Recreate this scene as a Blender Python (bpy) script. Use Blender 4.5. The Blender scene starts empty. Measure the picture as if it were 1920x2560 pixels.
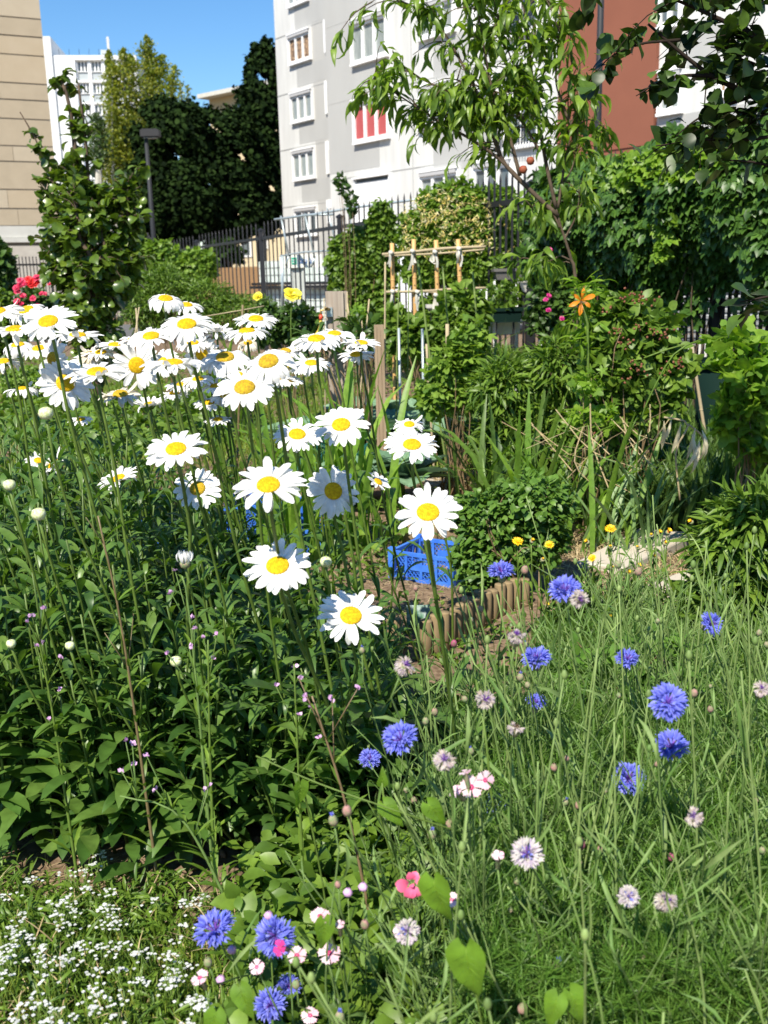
import bpy, math
import numpy as np
from mathutils import Matrix, Vector
sc = bpy.context.scene
col = sc.collection
R = math.radians
rng = np.random.default_rng(7)

# ---------------------------------------------------------------- camera, sky, sun, exposure
EYE = np.array([0.0, 0.0, 1.2])
PITCH, ROLL, FPX = 13.55, 1.4, 2560 * 35 / 36
cam = bpy.data.cameras.new('camera'); camo = bpy.data.objects.new('camera', cam); col.objects.link(camo)
cam.sensor_fit = 'VERTICAL'; cam.sensor_height = 36; cam.sensor_width = 27; cam.lens = 35
cam.clip_start = 0.02; cam.clip_end = 2000
CM = Matrix.Rotation(R(90 - PITCH), 3, 'X') @ Matrix.Rotation(R(-ROLL), 3, 'Z')
camo.matrix_world = Matrix.Translation(Vector(EYE)) @ CM.to_4x4()
cam.dof.use_dof = True; cam.dof.focus_distance = 2.5; cam.dof.aperture_fstop = 6.8
sc.camera = camo
sc.render.resolution_x = 768; sc.render.resolution_y = 1024

SUN_EL, SUN_X, SUN_Y = 50.0, -0.36, -0.80          # the sun stands behind the viewer, a little to the left
world = bpy.data.worlds.new('World'); sc.world = world; world.use_nodes = True
nt = world.node_tree
bg = nt.nodes['Background']
sky = nt.nodes.new('ShaderNodeTexSky'); sky.sky_type = 'NISHITA'; sky.sun_disc = False
sky.sun_elevation = R(SUN_EL); sky.sun_rotation = math.atan2(SUN_X, SUN_Y)
sky.altitude = 0; sky.air_density = 1.0; sky.dust_density = 0.0; sky.ozone_density = 4.0
hsv = nt.nodes.new('ShaderNodeHueSaturation'); hsv.inputs['Saturation'].default_value = 1.22
nt.links.new(sky.outputs['Color'], hsv.inputs['Color']); nt.links.new(hsv.outputs[0], bg.inputs['Color']); bg.inputs['Strength'].default_value = 0.098
sl = bpy.data.lights.new('sun', 'SUN'); sl.energy = 4.9; sl.angle = R(0.5); sl.color = (1.0, 0.93, 0.80)
so = bpy.data.objects.new('sun', sl); col.objects.link(so)
h = math.hypot(SUN_X, SUN_Y)
sd = Vector((SUN_X / h * math.cos(R(SUN_EL)), SUN_Y / h * math.cos(R(SUN_EL)), math.sin(R(SUN_EL))))
so.rotation_euler = sd.to_track_quat('Z', 'Y').to_euler(); so.location = (0, 0, 30)
sc.view_settings.view_transform = 'Standard'; sc.view_settings.look = 'None'
sc.view_settings.exposure = 0.78; sc.view_settings.gamma = 1.0
sc.cycles.max_bounces = 8; sc.cycles.transparent_max_bounces = 6
sc.cycles.use_adaptive_sampling = True; sc.cycles.use_denoising = True

CMn = np.array(CM)
def ray(px, py):
    d = CMn @ np.array([(px - 960) / FPX, (1280 - py) / FPX, -1.0])
    return d
def P(px, py, Y):
    """the world point seen at photograph position px, py at depth Y metres"""
    d = ray(px, py); return EYE + d * (Y / d[1])
def G(px, py, z=0.0):
    d = ray(px, py); return EYE + d * ((z - EYE[2]) / d[2])

# ---------------------------------------------------------------- materials
def mat(name, color, rough=0.7, spec=0.3, noise=None, bump=None, metal=0.0, stretch=(1, 1, 1)):
    """noise = (scale, second colour, contrast); bump = (scale, strength)"""
    m = bpy.data.materials.new(name); m.use_nodes = True
    n = m.node_tree; b = n.nodes['Principled BSDF']
    b.inputs['Base Color'].default_value = (*color, 1); b.inputs['Roughness'].default_value = rough
    b.inputs['Specular IOR Level'].default_value = spec; b.inputs['Metallic'].default_value = metal
    tc = n.nodes.new('ShaderNodeTexCoord'); mp = n.nodes.new('ShaderNodeMapping')
    mp.inputs['Scale'].default_value = stretch
    n.links.new(tc.outputs['Object'], mp.inputs['Vector'])
    if noise:
        t = n.nodes.new('ShaderNodeTexNoise'); t.inputs['Scale'].default_value = noise[0]; t.inputs['Detail'].default_value = 6
        r = n.nodes.new('ShaderNodeValToRGB')
        c = noise[2] if len(noise) > 2 else 0.25
        r.color_ramp.elements[0].position = 0.5 - c; r.color_ramp.elements[1].position = 0.5 + c
        r.color_ramp.elements[0].color = (*color, 1); r.color_ramp.elements[1].color = (*noise[1], 1)
        n.links.new(mp.outputs[0], t.inputs['Vector']); n.links.new(t.outputs['Fac'], r.inputs[0])
        n.links.new(r.outputs[0], b.inputs['Base Color'])
    if bump:
        t = n.nodes.new('ShaderNodeTexNoise'); t.inputs['Scale'].default_value = bump[0]; t.inputs['Detail'].default_value = 5
        bp = n.nodes.new('ShaderNodeBump'); bp.inputs['Strength'].default_value = bump[1]
        n.links.new(mp.outputs[0], t.inputs['Vector']); n.links.new(t.outputs['Fac'], bp.inputs['Height'])
        n.links.new(bp.outputs[0], b.inputs['Normal'])
    return m

def leafmat(name, cols, trans=0.3, tcol=None, rough=0.45, spec=0.4, patch=None):
    """colour differs from leaf to leaf (random per island); part of the light shines through"""
    m = bpy.data.materials.new(name); m.use_nodes = True
    n = m.node_tree; b = n.nodes['Principled BSDF']; out = n.nodes['Material Output']
    g = n.nodes.new('ShaderNodeNewGeometry'); r = n.nodes.new('ShaderNodeValToRGB')
    e = r.color_ramp.elements
    if len(cols) == 1: cols = [cols[0], tuple(x * .8 for x in cols[0])]
    while len(e) < len(cols): e.new(0.5)
    for i, c in enumerate(cols):
        if c[1] > c[0] * 1.1 and c[1] > c[2] * 1.2: c = (c[0] * 1.28, c[1] * 1.06, c[2] * .85)      # greens are shifted warmer and yellower
        e[i].position = i / max(1, len(cols) - 1); e[i].color = (*c, 1)
    n.links.new(g.outputs['Random Per Island'], r.inputs[0])
    src = r.outputs[0]
    tx = n.nodes.new('ShaderNodeTexNoise'); tx.inputs['Scale'].default_value = patch or 45; tx.inputs['Detail'].default_value = 3
    hs = n.nodes.new('ShaderNodeHueSaturation')
    mr = n.nodes.new('ShaderNodeMapRange'); mr.inputs[1].default_value = 0.3; mr.inputs[2].default_value = 0.7
    mr.inputs[3].default_value = 0.8; mr.inputs[4].default_value = 1.22
    tc = n.nodes.new('ShaderNodeTexCoord'); n.links.new(tc.outputs['Object'], tx.inputs['Vector'])
    n.links.new(tx.outputs['Fac'], mr.inputs[0]); n.links.new(mr.outputs[0], hs.inputs['Value'])
    n.links.new(src, hs.inputs['Color']); src = hs.outputs[0]
    n.links.new(src, b.inputs['Base Color'])
    b.inputs['Roughness'].default_value = rough; b.inputs['Specular IOR Level'].default_value = spec
    if trans > 0:
        t = n.nodes.new('ShaderNodeBsdfTranslucent'); mx = n.nodes.new('ShaderNodeMixShader'); mx.inputs[0].default_value = trans
        if tcol is None:
            mu = n.nodes.new('ShaderNodeMix'); mu.data_type = 'RGBA'; mu.blend_type = 'MULTIPLY'; mu.inputs[0].default_value = 1
            n.links.new(src, mu.inputs[6]); mu.inputs[7].default_value = (1.9, 2.0, 0.7, 1)
            n.links.new(mu.outputs[2], t.inputs['Color'])
        else: t.inputs['Color'].default_value = (*tcol, 1)
        n.links.new(b.outputs[0], mx.inputs[1]); n.links.new(t.outputs[0], mx.inputs[2]); n.links.new(mx.outputs[0], out.inputs['Surface'])
    return m

# ---------------------------------------------------------------- mesh building
def mesh_from(name, V, Q, m, smooth=True):
    V = np.asarray(V, np.float32); Q = np.asarray(Q, np.int32)
    me = bpy.data.meshes.new(name)
    me.vertices.add(len(V)); me.vertices.foreach_set('co', V.ravel())
    me.loops.add(Q.size); me.loops.foreach_set('vertex_index', Q.ravel())
    me.polygons.add(len(Q)); me.polygons.foreach_set('loop_start', np.arange(0, Q.size, 4, dtype=np.int32))
    me.update(calc_edges=True)
    me.polygons.foreach_set('use_smooth', np.full(len(Q), bool(smooth)))
    me.materials.append(m); me.validate()
    return me

def link(name, me, parent=None, loc=None):
    o = bpy.data.objects.new(name, me); col.objects.link(o)
    if parent is not None: o.parent = parent
    if loc is not None: o.location = loc
    return o

def tag(o, label=None, cat=None, group=None, kind=None):
    if label: o['label'] = label
    if cat: o['category'] = cat
    if group: o['group'] = group
    if kind: o['kind'] = kind
    return o

def thing(name, label, cat, loc, group=None, rotz=0):
    o = bpy.data.objects.new(name, None); col.objects.link(o); o.location = Vector([float(v) for v in loc]); o.rotation_euler.z = rotz
    o.empty_display_size = 0.1
    return tag(o, label, cat, group)

class MB:
    def build_each(s, name, m, parent, smooth=False):
        for V, Q in zip(s.V, s.Q):
            b = MB(); b.V = [V]; b.Q = [Q - Q.min()]; b.build(name, m, parent, smooth)
    """collects all-quad pieces in world metres; build() makes ONE mesh object, local to its parent's place"""
    def __init__(s): s.V = []; s.Q = []; s.n = 0
    def add(s, V, Q):
        V = np.asarray(V, float).reshape(-1, 3); Q = np.asarray(Q, int).reshape(-1, 4)
        s.V.append(V); s.Q.append(Q + s.n); s.n += len(V); return s
    def box(s, a, b, M=None, o=None, bev=0.0):
        x0, y0, z0 = a; x1, y1, z1 = b
        V = np.array([[x, y, z] for z in (z0, z1) for y in (y0, y1) for x in (x0, x1)], float)
        if M is not None: V = V @ np.asarray(M).T
        if o is not None: V = V + np.asarray(o)
        return s.add(V, [[0, 2, 3, 1], [4, 5, 7, 6], [0, 1, 5, 4], [2, 6, 7, 3], [0, 4, 6, 2], [1, 3, 7, 5]])
    def tube(s, pts, rad, n=6):
        pts = np.asarray(pts, float); k = len(pts)
        rad = np.ones(k) * rad if np.isscalar(rad) else np.asarray(rad, float)
        t = np.gradient(pts, axis=0); t /= np.linalg.norm(t, axis=1)[:, None] + 1e-9
        ref = np.array([0, 0, 1.0]) if abs(t[:, 2]).mean() < 0.8 else np.array([1.0, 0, 0])
        u = np.cross(t, ref); u /= np.linalg.norm(u, axis=1)[:, None] + 1e-9; w = np.cross(t, u)
        a = np.arange(n) * 2 * math.pi / n
        V = pts[:, None, :] + rad[:, None, None] * (np.cos(a)[None, :, None] * u[:, None, :] + np.sin(a)[None, :, None] * w[:, None, :])
        # close the ends
        V = np.concatenate([pts[:1, None, :] + (V[:1] - pts[:1, None, :]) * 0.02, V, pts[-1:, None, :] + (V[-1:] - pts[-1:, None, :]) * 0.02], 0)
        k += 2
        i = np.arange(k - 1)[:, None] * n; j = np.arange(n)[None, :]; j2 = (j + 1) % n
        Q = np.stack([i + j, i + j2, i + n + j2, i + n + j], -1).reshape(-1, 4)
        return s.add(V.reshape(-1, 3), Q)
    def lathe(s, prof, c, axis=(0, 0, 1), n=12, wob=0.0):
        """prof = [(radius, height)...] round axis through c"""
        prof = np.asarray(prof, float); ax = np.asarray(axis, float); ax = ax / np.linalg.norm(ax)
        u = np.cross(ax, [0, 0, 1.0]) if abs(ax[2]) < 0.9 else np.cross(ax, [0, 1.0, 0]); u /= np.linalg.norm(u); w = np.cross(ax, u)
        a = np.arange(n) * 2 * math.pi / n
        rr = prof[:, 0][:, None] * (1 + wob * np.sin(a * 3 + 1)[None, :])
        V = np.asarray(c)[None, None, :] + rr[..., None] * (np.cos(a)[None, :, None] * u + np.sin(a)[None, :, None] * w) + prof[:, 1][:, None, None] * ax
        k = len(prof); i = np.arange(k - 1)[:, None] * n; j = np.arange(n)[None, :]; j2 = (j + 1) % n
        return s.add(V.reshape(-1, 3), np.stack([i + j, i + j2, i + n + j2, i + n + j], -1).reshape(-1, 4))
    def build(s, name, m, parent=None, smooth=False, loc=None):
        if not s.V: return None
        V = np.concatenate(s.V); Q = np.concatenate(s.Q)
        if parent is not None:
            V = V - np.array(parent_world(parent))
        elif loc is not None: V = V - np.asarray(loc)
        o = link(name, mesh_from(name, V, Q, m, smooth), parent, loc if parent is None else None)
        return o

def parent_world(o):
    v = np.zeros(3)
    while o is not None:
        v = v + np.array(o.location); o = o.parent
    return v

# ---------------------------------------------------------------- leaf shapes: unit length along +Y, normal +Z
def strip(w, n=6, bend=40, a0=15, fold=0.25, twist=0, wave=0.0, cols=3):
    t = np.linspace(0, 1, n); phi = R(1) * (a0 - bend * t)
    y = np.concatenate([[0], np.cumsum(np.cos(phi[:-1]) / (n - 1))]); z = np.concatenate([[0], np.cumsum(np.sin(phi[:-1]) / (n - 1))])
    W = w(t); cs = np.linspace(-1, 1, cols); V = []
    for i in range(n):
        tw = R(twist) * t[i]
        for c in cs:
            x = c * W[i]; zz = abs(c) * fold * W[i] + wave * math.sin(t[i] * 14 + c * 2) * abs(c)
            V.append([x * math.cos(tw), y[i] - math.sin(phi[i]) * zz + x * math.sin(tw) * 0, z[i] + math.cos(phi[i]) * zz + x * math.sin(tw)])
    Q = []
    for i in range(n - 1):
        for c in range(cols - 1):
            a = i * cols + c; Q.append([a, a + 1, a + cols + 1, a + cols])
    return np.array(V), np.array(Q)
def prof(*pts):
    xs, ys = zip(*pts); return lambda t: np.interp(t, xs, ys)
LANCE = prof((0, .012), (.15, .026), (.3, .05), (.45, .085), (.6, .108), (.72, .108), (.84, .08), (.93, .042), (1, .004))
LANCEN = prof((0, .01), (.25, .05), (.55, .075), (.8, .05), (1, .004))
PEACH = prof((0, .008), (.1, .012), (.25, .08), (.5, .115), (.75, .08), (1, .004))
OVATE = prof((0, .01), (.12, .02), (.25, .24), (.45, .32), (.7, .24), (.9, .09), (1, .01))
OVATE2 = prof((0, .01), (.1, .018), (.18, .14), (.3, .25), (.42, .30), (.55, .30), (.68, .25), (.8, .17), (.9, .08), (1, .006))
ROUND = prof((0, .01), (.14, .02), (.25, .27), (.5, .40), (.75, .33), (.92, .14), (1, .01))
BLADE = prof((0, .02), (.3, .028), (.7, .02), (1, .002))
SWORD = prof((0, .016), (.4, .021), (.8, .015), (1, .002))
T = dict(
    lance=[strip(LANCE, 9, b, a, .22, tw, .006) for b, a, tw in ((60, 30, 10), (95, 40, -15), (30, 10, 25), (120, 50, 5))],
    lancen=[strip(LANCEN, 5, b, a, .3, tw) for b, a, tw in ((50, 20, 0), (90, 30, 25), (20, 0, -20))],
    peach=[strip(PEACH, 7, b, a, .35, tw, .01) for b, a, tw in ((70, 20, 30), (110, 30, -20), (150, 45, 10), (40, 0, 60), (80, 10, -60))],
    ovate=[strip(OVATE, 6, b, a, .18, tw, .02) for b, a, tw in ((35, 10, 10), (60, 20, -20), (15, 0, 15))],
    round=[strip(ROUND, 6, b, a, .25, tw, .02) for b, a, tw in ((50, 15, 10), (80, 30, -25), (25, 5, 20), (100, 30, 0))],
    blade=[strip(BLADE, 5, b, a, .1, tw, 0, 2) for b, a, tw in ((30, 0, 20), (80, 15, -20), (130, 30, 30), (10, 0, 0))],
    sword=[strip(SWORD, 6, b, a, .2, tw) for b, a, tw in ((15, 5, 10), (45, 10, -20), (100, 20, 20))],
    flat=[strip(OVATE, 4, b, a, .2, 0) for b, a in ((30, 0), (60, 20))],
    hair=[strip(prof((0, .012), (.6, .014), (1, .002)), 4, b, a, 0, 30, 0, 2) for b, a in ((20, 0), (60, 20), (90, 10))],
)
T['ovate2'] = [strip(OVATE2, 10, b, a, .22, tw, .02) for b, a, tw in ((35, 10, 10), (70, 20, -20), (15, 0, 25))]
def lobed(n=5, depth=.45, seed=0):
    r = np.random.default_rng(seed); out = []
    m = n * 4; V = [[0, .05, 0]]
    for k in range(m + 1):
        a = R(-150) + R(300) * k / m
        rr = .28 + .26 * (1 - abs(a) / 3.6) + depth * .3 * math.cos(a * n * 360 / 300 + (math.pi if n % 2 == 0 else 0))
        rr *= 1 + .06 * r.uniform(-1, 1)
        x, y = math.sin(a) * rr, .42 + math.cos(a) * rr
        V.append([x, y, -.35 * (x * x + (y - .4) ** 2) + .03 * r.uniform(-1, 1)])
    V[0] = [0, .38, 0]
    Q = [[0, k, k + 1, k + 2] for k in range(1, m, 2)]
    Q.append([0, m + 1, 1, 1 + 0]) if False else None
    # stalk
    b = len(V); V += [[-.012, -.35, -.02], [.012, -.35, -.02], [.012, .38, .004], [-.012, .38, .004]]; Q = [q for q in Q if q] + [[b, b + 1, b + 2, b + 3]]
    return np.array(V), np.array(Q)
T['lobed'] = [lobed(5, .5, 1), lobed(5, .4, 2), lobed(5, .55, 3)]
T['currant'] = [lobed(3, .5, 4), lobed(5, .6, 5)]
def palm5():
    V = []; Q = []
    for a in (-75, -38, 0, 38, 75):
        v, q = strip(OVATE, 4, 35, 5, .2); v = v * [.9, 1, 1] * (1 - abs(a) / 250)
        c, s = math.cos(R(a)), math.sin(R(a)); v = np.stack([v[:, 0] * c + v[:, 1] * s, -v[:, 0] * s + v[:, 1] * c, v[:, 2]], 1)
        Q.append(q + sum(len(x) for x in V)); V.append(v)
    return np.concatenate(V), np.concatenate(Q)
T['palm5'] = [palm5()]

def unit(v): return v / (np.linalg.norm(v, axis=-1, keepdims=True) + 1e-9)
def place(mb, kind, pos, fwd, up, scale, width=1.0, r=None):
    """many leaves at once: pos, fwd, up are N x 3, scale N"""
    r = r or rng
    pos = np.asarray(pos, float); N = len(pos)
    if N == 0: return
    fwd = unit(np.asarray(fwd, float)); up = np.asarray(up, float) * np.ones((N, 1))
    side = unit(np.cross(fwd, up)); nor = np.cross(side, fwd)
    scale = np.asarray(scale, float) * np.ones(N); width = np.asarray(width, float) * np.ones(N)
    pick = r.integers(0, len(T[kind]), N)
    for k, (V, Q) in enumerate(T[kind]):
        i = np.where(pick == k)[0]
        if not len(i): continue
        M = np.stack([side[i] * width[i, None], fwd[i], nor[i]], 1) * scale[i, None, None]    # rows = axes
        W = pos[i][:, None, :] + V[None] @ M
        QQ = (Q[None] + (np.arange(len(i)) * len(V))[:, None, None]).reshape(-1, 4)
        mb.add(W.reshape(-1, 3), QQ)

def rdir(N, r=None, zb=0.0):
    v = (r or rng).normal(size=(N, 3)); v = unit(v); v[:, 2] += zb; return unit(v)
def smooth_line(pts, n=12):
    pts = np.asarray(pts, float)
    if len(pts) < 3:
        t = np.linspace(0, 1, n)[:, None]; return pts[0] * (1 - t) + pts[-1] * t
    d = np.concatenate([[0], np.cumsum(np.linalg.norm(np.diff(pts, axis=0), axis=1))]); d /= d[-1]
    # Catmull-Rom through the points
    t = np.linspace(0, 1, n); out = []
    P_ = np.concatenate([[2 * pts[0] - pts[1]], pts, [2 * pts[-1] - pts[-2]]])
    for x in t:
        i = min(np.searchsorted(d, x, side='right') - 1, len(pts) - 2); u = (x - d[i]) / (d[i + 1] - d[i] + 1e-9)
        a, b, c, e = P_[i], P_[i + 1], P_[i + 2], P_[i + 3]
        out.append(0.5 * ((2 * b) + (c - a) * u + (2 * a - 5 * b + 4 * c - e) * u ** 2 + (3 * b - a - 3 * c + e) * u ** 3))
    return np.array(out)

# ---------------------------------------------------------------- palette
M_bark = mat('bark', (.055, .038, .026), .85, .2, (30, (.13, .095, .065)), (60, .5))
M_darkbark = mat('shade_toned_bark', (.018, .013, .010), .9, .1, (30, (.035, .026, .02)), (60, .5))  # bark of the overhanging limbs, backlit shade put into its colour
M_palebark = mat('pale_bark', (.42, .40, .36), .8, .2, (8, (.25, .24, .2)), (20, .4))
M_stem = leafmat('green_stem', [(.07, .14, .03), (.10, .19, .04)], .1)
M_stemdark = leafmat('dark_stem', [(.055, .11, .025), (.08, .15, .035)], .05)
M_greystem = leafmat('grey_green_stem', [(.075, .17, .045), (.11, .22, .07), (.15, .25, .11)], .2, rough=.6)
M_redstem = leafmat('reddish_stem', [(.13, .11, .05), (.19, .13, .065)], .05)
M_brownstem = leafmat('brown_stem', [(.16, .11, .06), (.22, .15, .08)], .05)
M_daisyleaf = leafmat('daisy_leaf', [(.028, .082, .020), (.052, .13, .030), (.07, .165, .038), (.10, .20, .05)], .30, rough=.38, spec=.45)
M_pear = leafmat('pear_leaf', [(.035, .08, .014), (.06, .125, .02), (.10, .18, .028)], .25, rough=.3, spec=.5)
M_peach = leafmat('peach_leaf', [(.06, .13, .02), (.10, .20, .028), (.15, .27, .04)], .38, rough=.4)
M_walnut = leafmat('shade_toned_leaf', [(.009, .025, .006), (.014, .038, .008), (.022, .055, .010), (.035, .085, .013), (.06, .13, .02)], .18, rough=.45)  # dark greens carry the backlit shade of the overhanging branches
M_ivy = leafmat('creeper_leaf', [(.022, .066, .016), (.038, .105, .020), (.065, .16, .028)], .2, rough=.42)
M_limeleaf = leafmat('lime_leaf', [(.10, .23, .03), (.15, .29, .03), (.07, .17, .03)], .4)
M_honey = leafmat('honeysuckle_leaf', [(.07, .16, .03), (.11, .22, .035), (.15, .28, .05)], .3)
M_chest = leafmat('chestnut_leaf', [(.004, .010, .005), (.006, .017, .006), (.011, .028, .008), (.02, .045, .014)], .06, rough=.85, spec=.05, patch=.4)  # lightest tone stands in for lit clumps of the crown
M_poplar = leafmat('poplar_leaf', [(.06, .12, .018), (.11, .17, .02), (.16, .22, .025), (.22, .26, .03)], .3, patch=.3)
M_poplard = leafmat('dark_poplar_leaf', [(.03, .07, .02), (.05, .10, .03)], .2, patch=.3)
M_mid = leafmat('garden_leaf', [(.05, .12, .02), (.08, .17, .025), (.12, .23, .035)], .28)
M_dark = leafmat('dark_garden_leaf', [(.022, .06, .014), (.035, .09, .018), (.055, .13, .024)], .2)
M_mint = leafmat('mint_leaf', [(.045, .12, .025), (.07, .17, .03), (.09, .20, .035)], .25)
M_grass = leafmat('grass_blade', [(.07, .15, .02), (.10, .20, .03), (.15, .25, .04), (.19, .24, .06)], .3)
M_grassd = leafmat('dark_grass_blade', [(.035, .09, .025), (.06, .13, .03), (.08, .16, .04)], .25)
M_dry = leafmat('dry_straw', [(.40, .30, .16), (.52, .42, .24), (.33, .24, .13)], .2, tcol=(.5, .4, .2))
M_deadleaf = leafmat('dead_leaf', [(.60, .52, .33), (.70, .62, .42)], .25, tcol=(.6, .5, .3))
M_sword = leafmat('sword_leaf', [(.09, .21, .03), (.13, .27, .04), (.18, .33, .06)], .35)
M_bluesword = leafmat('grey_sword_leaf', [(.10, .20, .09), (.14, .26, .12)], .25)
M_feather = leafmat('feathery_leaf', [(.045, .13, .02), (.07, .18, .03), (.11, .23, .05)], .28)
M_cabbage = leafmat('cabbage_leaf', [(.10, .22, .16), (.14, .28, .20), (.17, .33, .25)], .15, rough=.5, tcol=(.2, .35, .2))
M_bind = leafmat('bindweed_leaf', [(.08, .19, .02), (.11, .24, .025)], .35)
M_straw_leaf = leafmat('strawberry_leaf', [(.06, .16, .025), (.09, .21, .035)], .25)
M_petal = leafmat('white_petal', [(.74, .74, .72), (.80, .80, .79)], .25, tcol=(.8, .8, .76), rough=.55, spec=.2)
M_petalold = leafmat('withered_petal', [(.62, .56, .44), (.70, .66, .56)], .25, tcol=(.6, .55, .4), rough=.7)
M_disc = mat('yellow_disc', (.50, .29, .008), .8, .15, (220, (.68, .47, .012), .14), (900, 1.0))
M_blue = leafmat('blue_floret', [(.09, .10, .46), (.15, .17, .62), (.26, .29, .78), (.12, .16, .66), (.30, .30, .74)], .3, tcol=(.18, .22, .8), rough=.6)
M_purple = leafmat('purple_floret', [(.12, .04, .28), (.22, .08, .40)], .2, tcol=(.2, .08, .4))
M_pale = leafmat('faded_floret', [(.55, .50, .48), (.38, .30, .40), (.60, .57, .50), (.50, .46, .44)], .25, tcol=(.7, .65, .65), rough=.7)
M_wither = leafmat('withered_floret', [(.52, .46, .38), (.30, .22, .30), (.58, .54, .46), (.34, .26, .20), (.44, .38, .42)], .25, tcol=(.55, .5, .45), rough=.8)
M_bud = mat('bud_scale', (.17, .24, .10), .7, .2, (220, (.30, .24, .16), .1), (500, .6))
M_budpink = mat('pink_bud', (.20, .20, .11), .7, .2, (160, (.36, .19, .17), .12), (500, .6))
M_pink = leafmat('pale_pink_petal', [(.80, .55, .62), (.85, .66, .70), (.82, .48, .58)], .25, tcol=(.8, .5, .6), rough=.6)
M_rose = leafmat('deep_pink_petal', [(.72, .05, .14), (.60, .03, .10), (.75, .14, .24)], .2, tcol=(.8, .1, .15), rough=.55)
M_red = leafmat('red_petal', [(.72, .025, .03), (.80, .04, .04)], .2, tcol=(.8, .03, .03))
M_hot = leafmat('hot_pink_petal', [(.85, .16, .30), (.80, .12, .26)], .2, tcol=(.9, .2, .3))
M_yellow = leafmat('yellow_petal', [(.85, .72, .03), (.85, .78, .12)], .3, tcol=(.9, .8, .1))
M_marigold = leafmat('marigold_petal', [(.82, .50, .01), (.85, .60, .02)], .25, tcol=(.9, .6, .02))
M_orange = leafmat('orange_petal', [(.80, .22, .01), (.85, .30, .02)], .3, tcol=(.9, .3, .02))
M_cream = leafmat('cream_flower', [(.75, .66, .30), (.80, .60, .12), (.78, .76, .55)], .3, tcol=(.8, .7, .3))
M_whitefl = leafmat('small_white_flower', [(.50, .52, .50), (.68, .69, .68)], .2, tcol=(.8, .8, .8))
M_lilac = leafmat('lilac_flower', [(.62, .36, .62), (.70, .45, .68)], .2, tcol=(.7, .4, .7))
M_magenta = leafmat('magenta_flower', [(.60, .04, .24)], .2, tcol=(.6, .05, .3))
M_berry = mat('red_berry', (.13, .04, .02), .55, .3, (80, (.22, .09, .045), .2))
M_stone = mat('limestone', (.44, .365, .265), .85, .15, (2.5, (.385, .32, .23), .3), (12, .15))
M_stone2 = mat('pale_limestone', (.48, .41, .305), .85, .15, (2.5, (.43, .36, .265), .3), (12, .15))
M_stone3 = mat('warm_limestone', (.42, .34, .235), .85, .15, (2.0, (.46, .38, .275), .3), (12, .15))
M_band = mat('white_stone_band', (.56, .55, .51), .8, .2, (2, (.48, .47, .43)))
M_joint = mat('dark_joint', (.22, .20, .17), .9, .1)
M_basegrey = mat('grey_base_stone', (.34, .30, .26), .9, .1, (4, (.26, .22, .19)), (10, .3))
M_wallwhite = mat('white_render', (.60, .60, .585), .8, .2, (2.2, (.50, .50, .49), .22), (30, .08), stretch=(1.6, 1.6, .22))
M_wallgrey = mat('grey_render', (.36, .36, .355), .8, .2, (1.0, (.42, .42, .41), .3), (30, .08), stretch=(1, 1, .3))
M_wallmid = mat('light_grey_render', (.44, .435, .42), .8, .2, (1.0, (.39, .385, .37), .3), stretch=(1, 1, .3))
M_terra = mat('terracotta_render', (.235, .09, .058), .85, .15, (1.5, (.21, .08, .052)), (40, .1))
M_white = mat('white_paint', (.82, .82, .82), .4, .4)
M_glass = mat('window_glass', (.10, .12, .13), .08, .6)
M_glasslight = mat('curtained_glass', (.16, .19, .19), .2, .5, (6, (.34, .37, .36), .2), stretch=(6, 6, .4))
M_cred = mat('red_curtain', (.36, .06, .065), .6, .3, (5, (.42, .10, .10)), stretch=(8, 8, .3))
M_cbrown = mat('patterned_brown_curtain', (.07, .04, .03), .6, .3, (14, (.45, .30, .18), .08))
M_shade = mat('roller_box', (.42, .42, .43), .6, .3)
M_tower = mat('tower_white', (.70, .71, .71), .8, .2)
M_towerg = mat('tower_grey_panel', (.42, .46, .48), .7, .2)
M_beige = mat('beige_render', (.62, .52, .34), .85, .15, (1, (.56, .46, .30)))
M_roof = mat('grey_roof', (.30, .29, .28), .8, .2)
M_iron = mat('black_iron', (.014, .014, .018), .5, .4)
M_lampm = mat('grey_lamp_metal', (.025, .027, .031), .6, .25)
M_brick = mat('orange_brick', (.26, .15, .075), .9, .1, (60, (.33, .20, .10), .1), stretch=(1, 1, 4))
M_blockwall = mat('pale_block_wall', (.50, .46, .40), .9, .1, (6, (.42, .38, .33)))
M_glassblock = mat('glass_block', (.55, .62, .58), .25, .5, (9, (.70, .76, .72), .15))
M_signw = mat('off_white_sign', (.74, .75, .68), .5, .3)
M_green = mat('green_label', (.01, .32, .20), .5, .3)
M_bluelab = mat('blue_label', (.14, .22, .42), .5, .3)
M_post = mat('grey_steel_post', (.50, .52, .49), .45, .4, (20, (.42, .44, .41)))
M_galv = mat('galvanised_steel', (.38, .44, .46), .35, .5, metal=.4)
M_wood = mat('weathered_wood', (.40, .34, .28), .85, .15, (9, (.26, .21, .17), .2), (30, .4), stretch=(5, 5, .25))
M_wood2 = mat('brown_plank_wood', (.36, .27, .18), .85, .15, (12, (.24, .17, .11), .2), (40, .4), stretch=(5, 5, .3))
M_log = mat('treated_log_wood', (.30, .22, .12), .85, .15, (14, (.19, .14, .08), .25), (40, .4), stretch=(4, 4, .5))
M_logtop = mat('log_end_grain', (.42, .34, .22), .85, .15, (40, (.3, .23, .15)))
M_bamboo = mat('bamboo', (.62, .38, .15), .45, .4, (6, (.52, .30, .11)), stretch=(3, 3, .6))
M_cane = mat('thin_split_cane', (.46, .38, .24), .7, .2, (8, (.34, .27, .17)))
M_greencane = mat('green_garden_cane', (.16, .22, .06), .6, .3)
M_tie = mat('white_rag', (.52, .50, .44), .9, .1)
M_crate = mat('blue_plastic', (.03, .13, .58), .45, .4, (25, (.06, .20, .66), .2))
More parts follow.
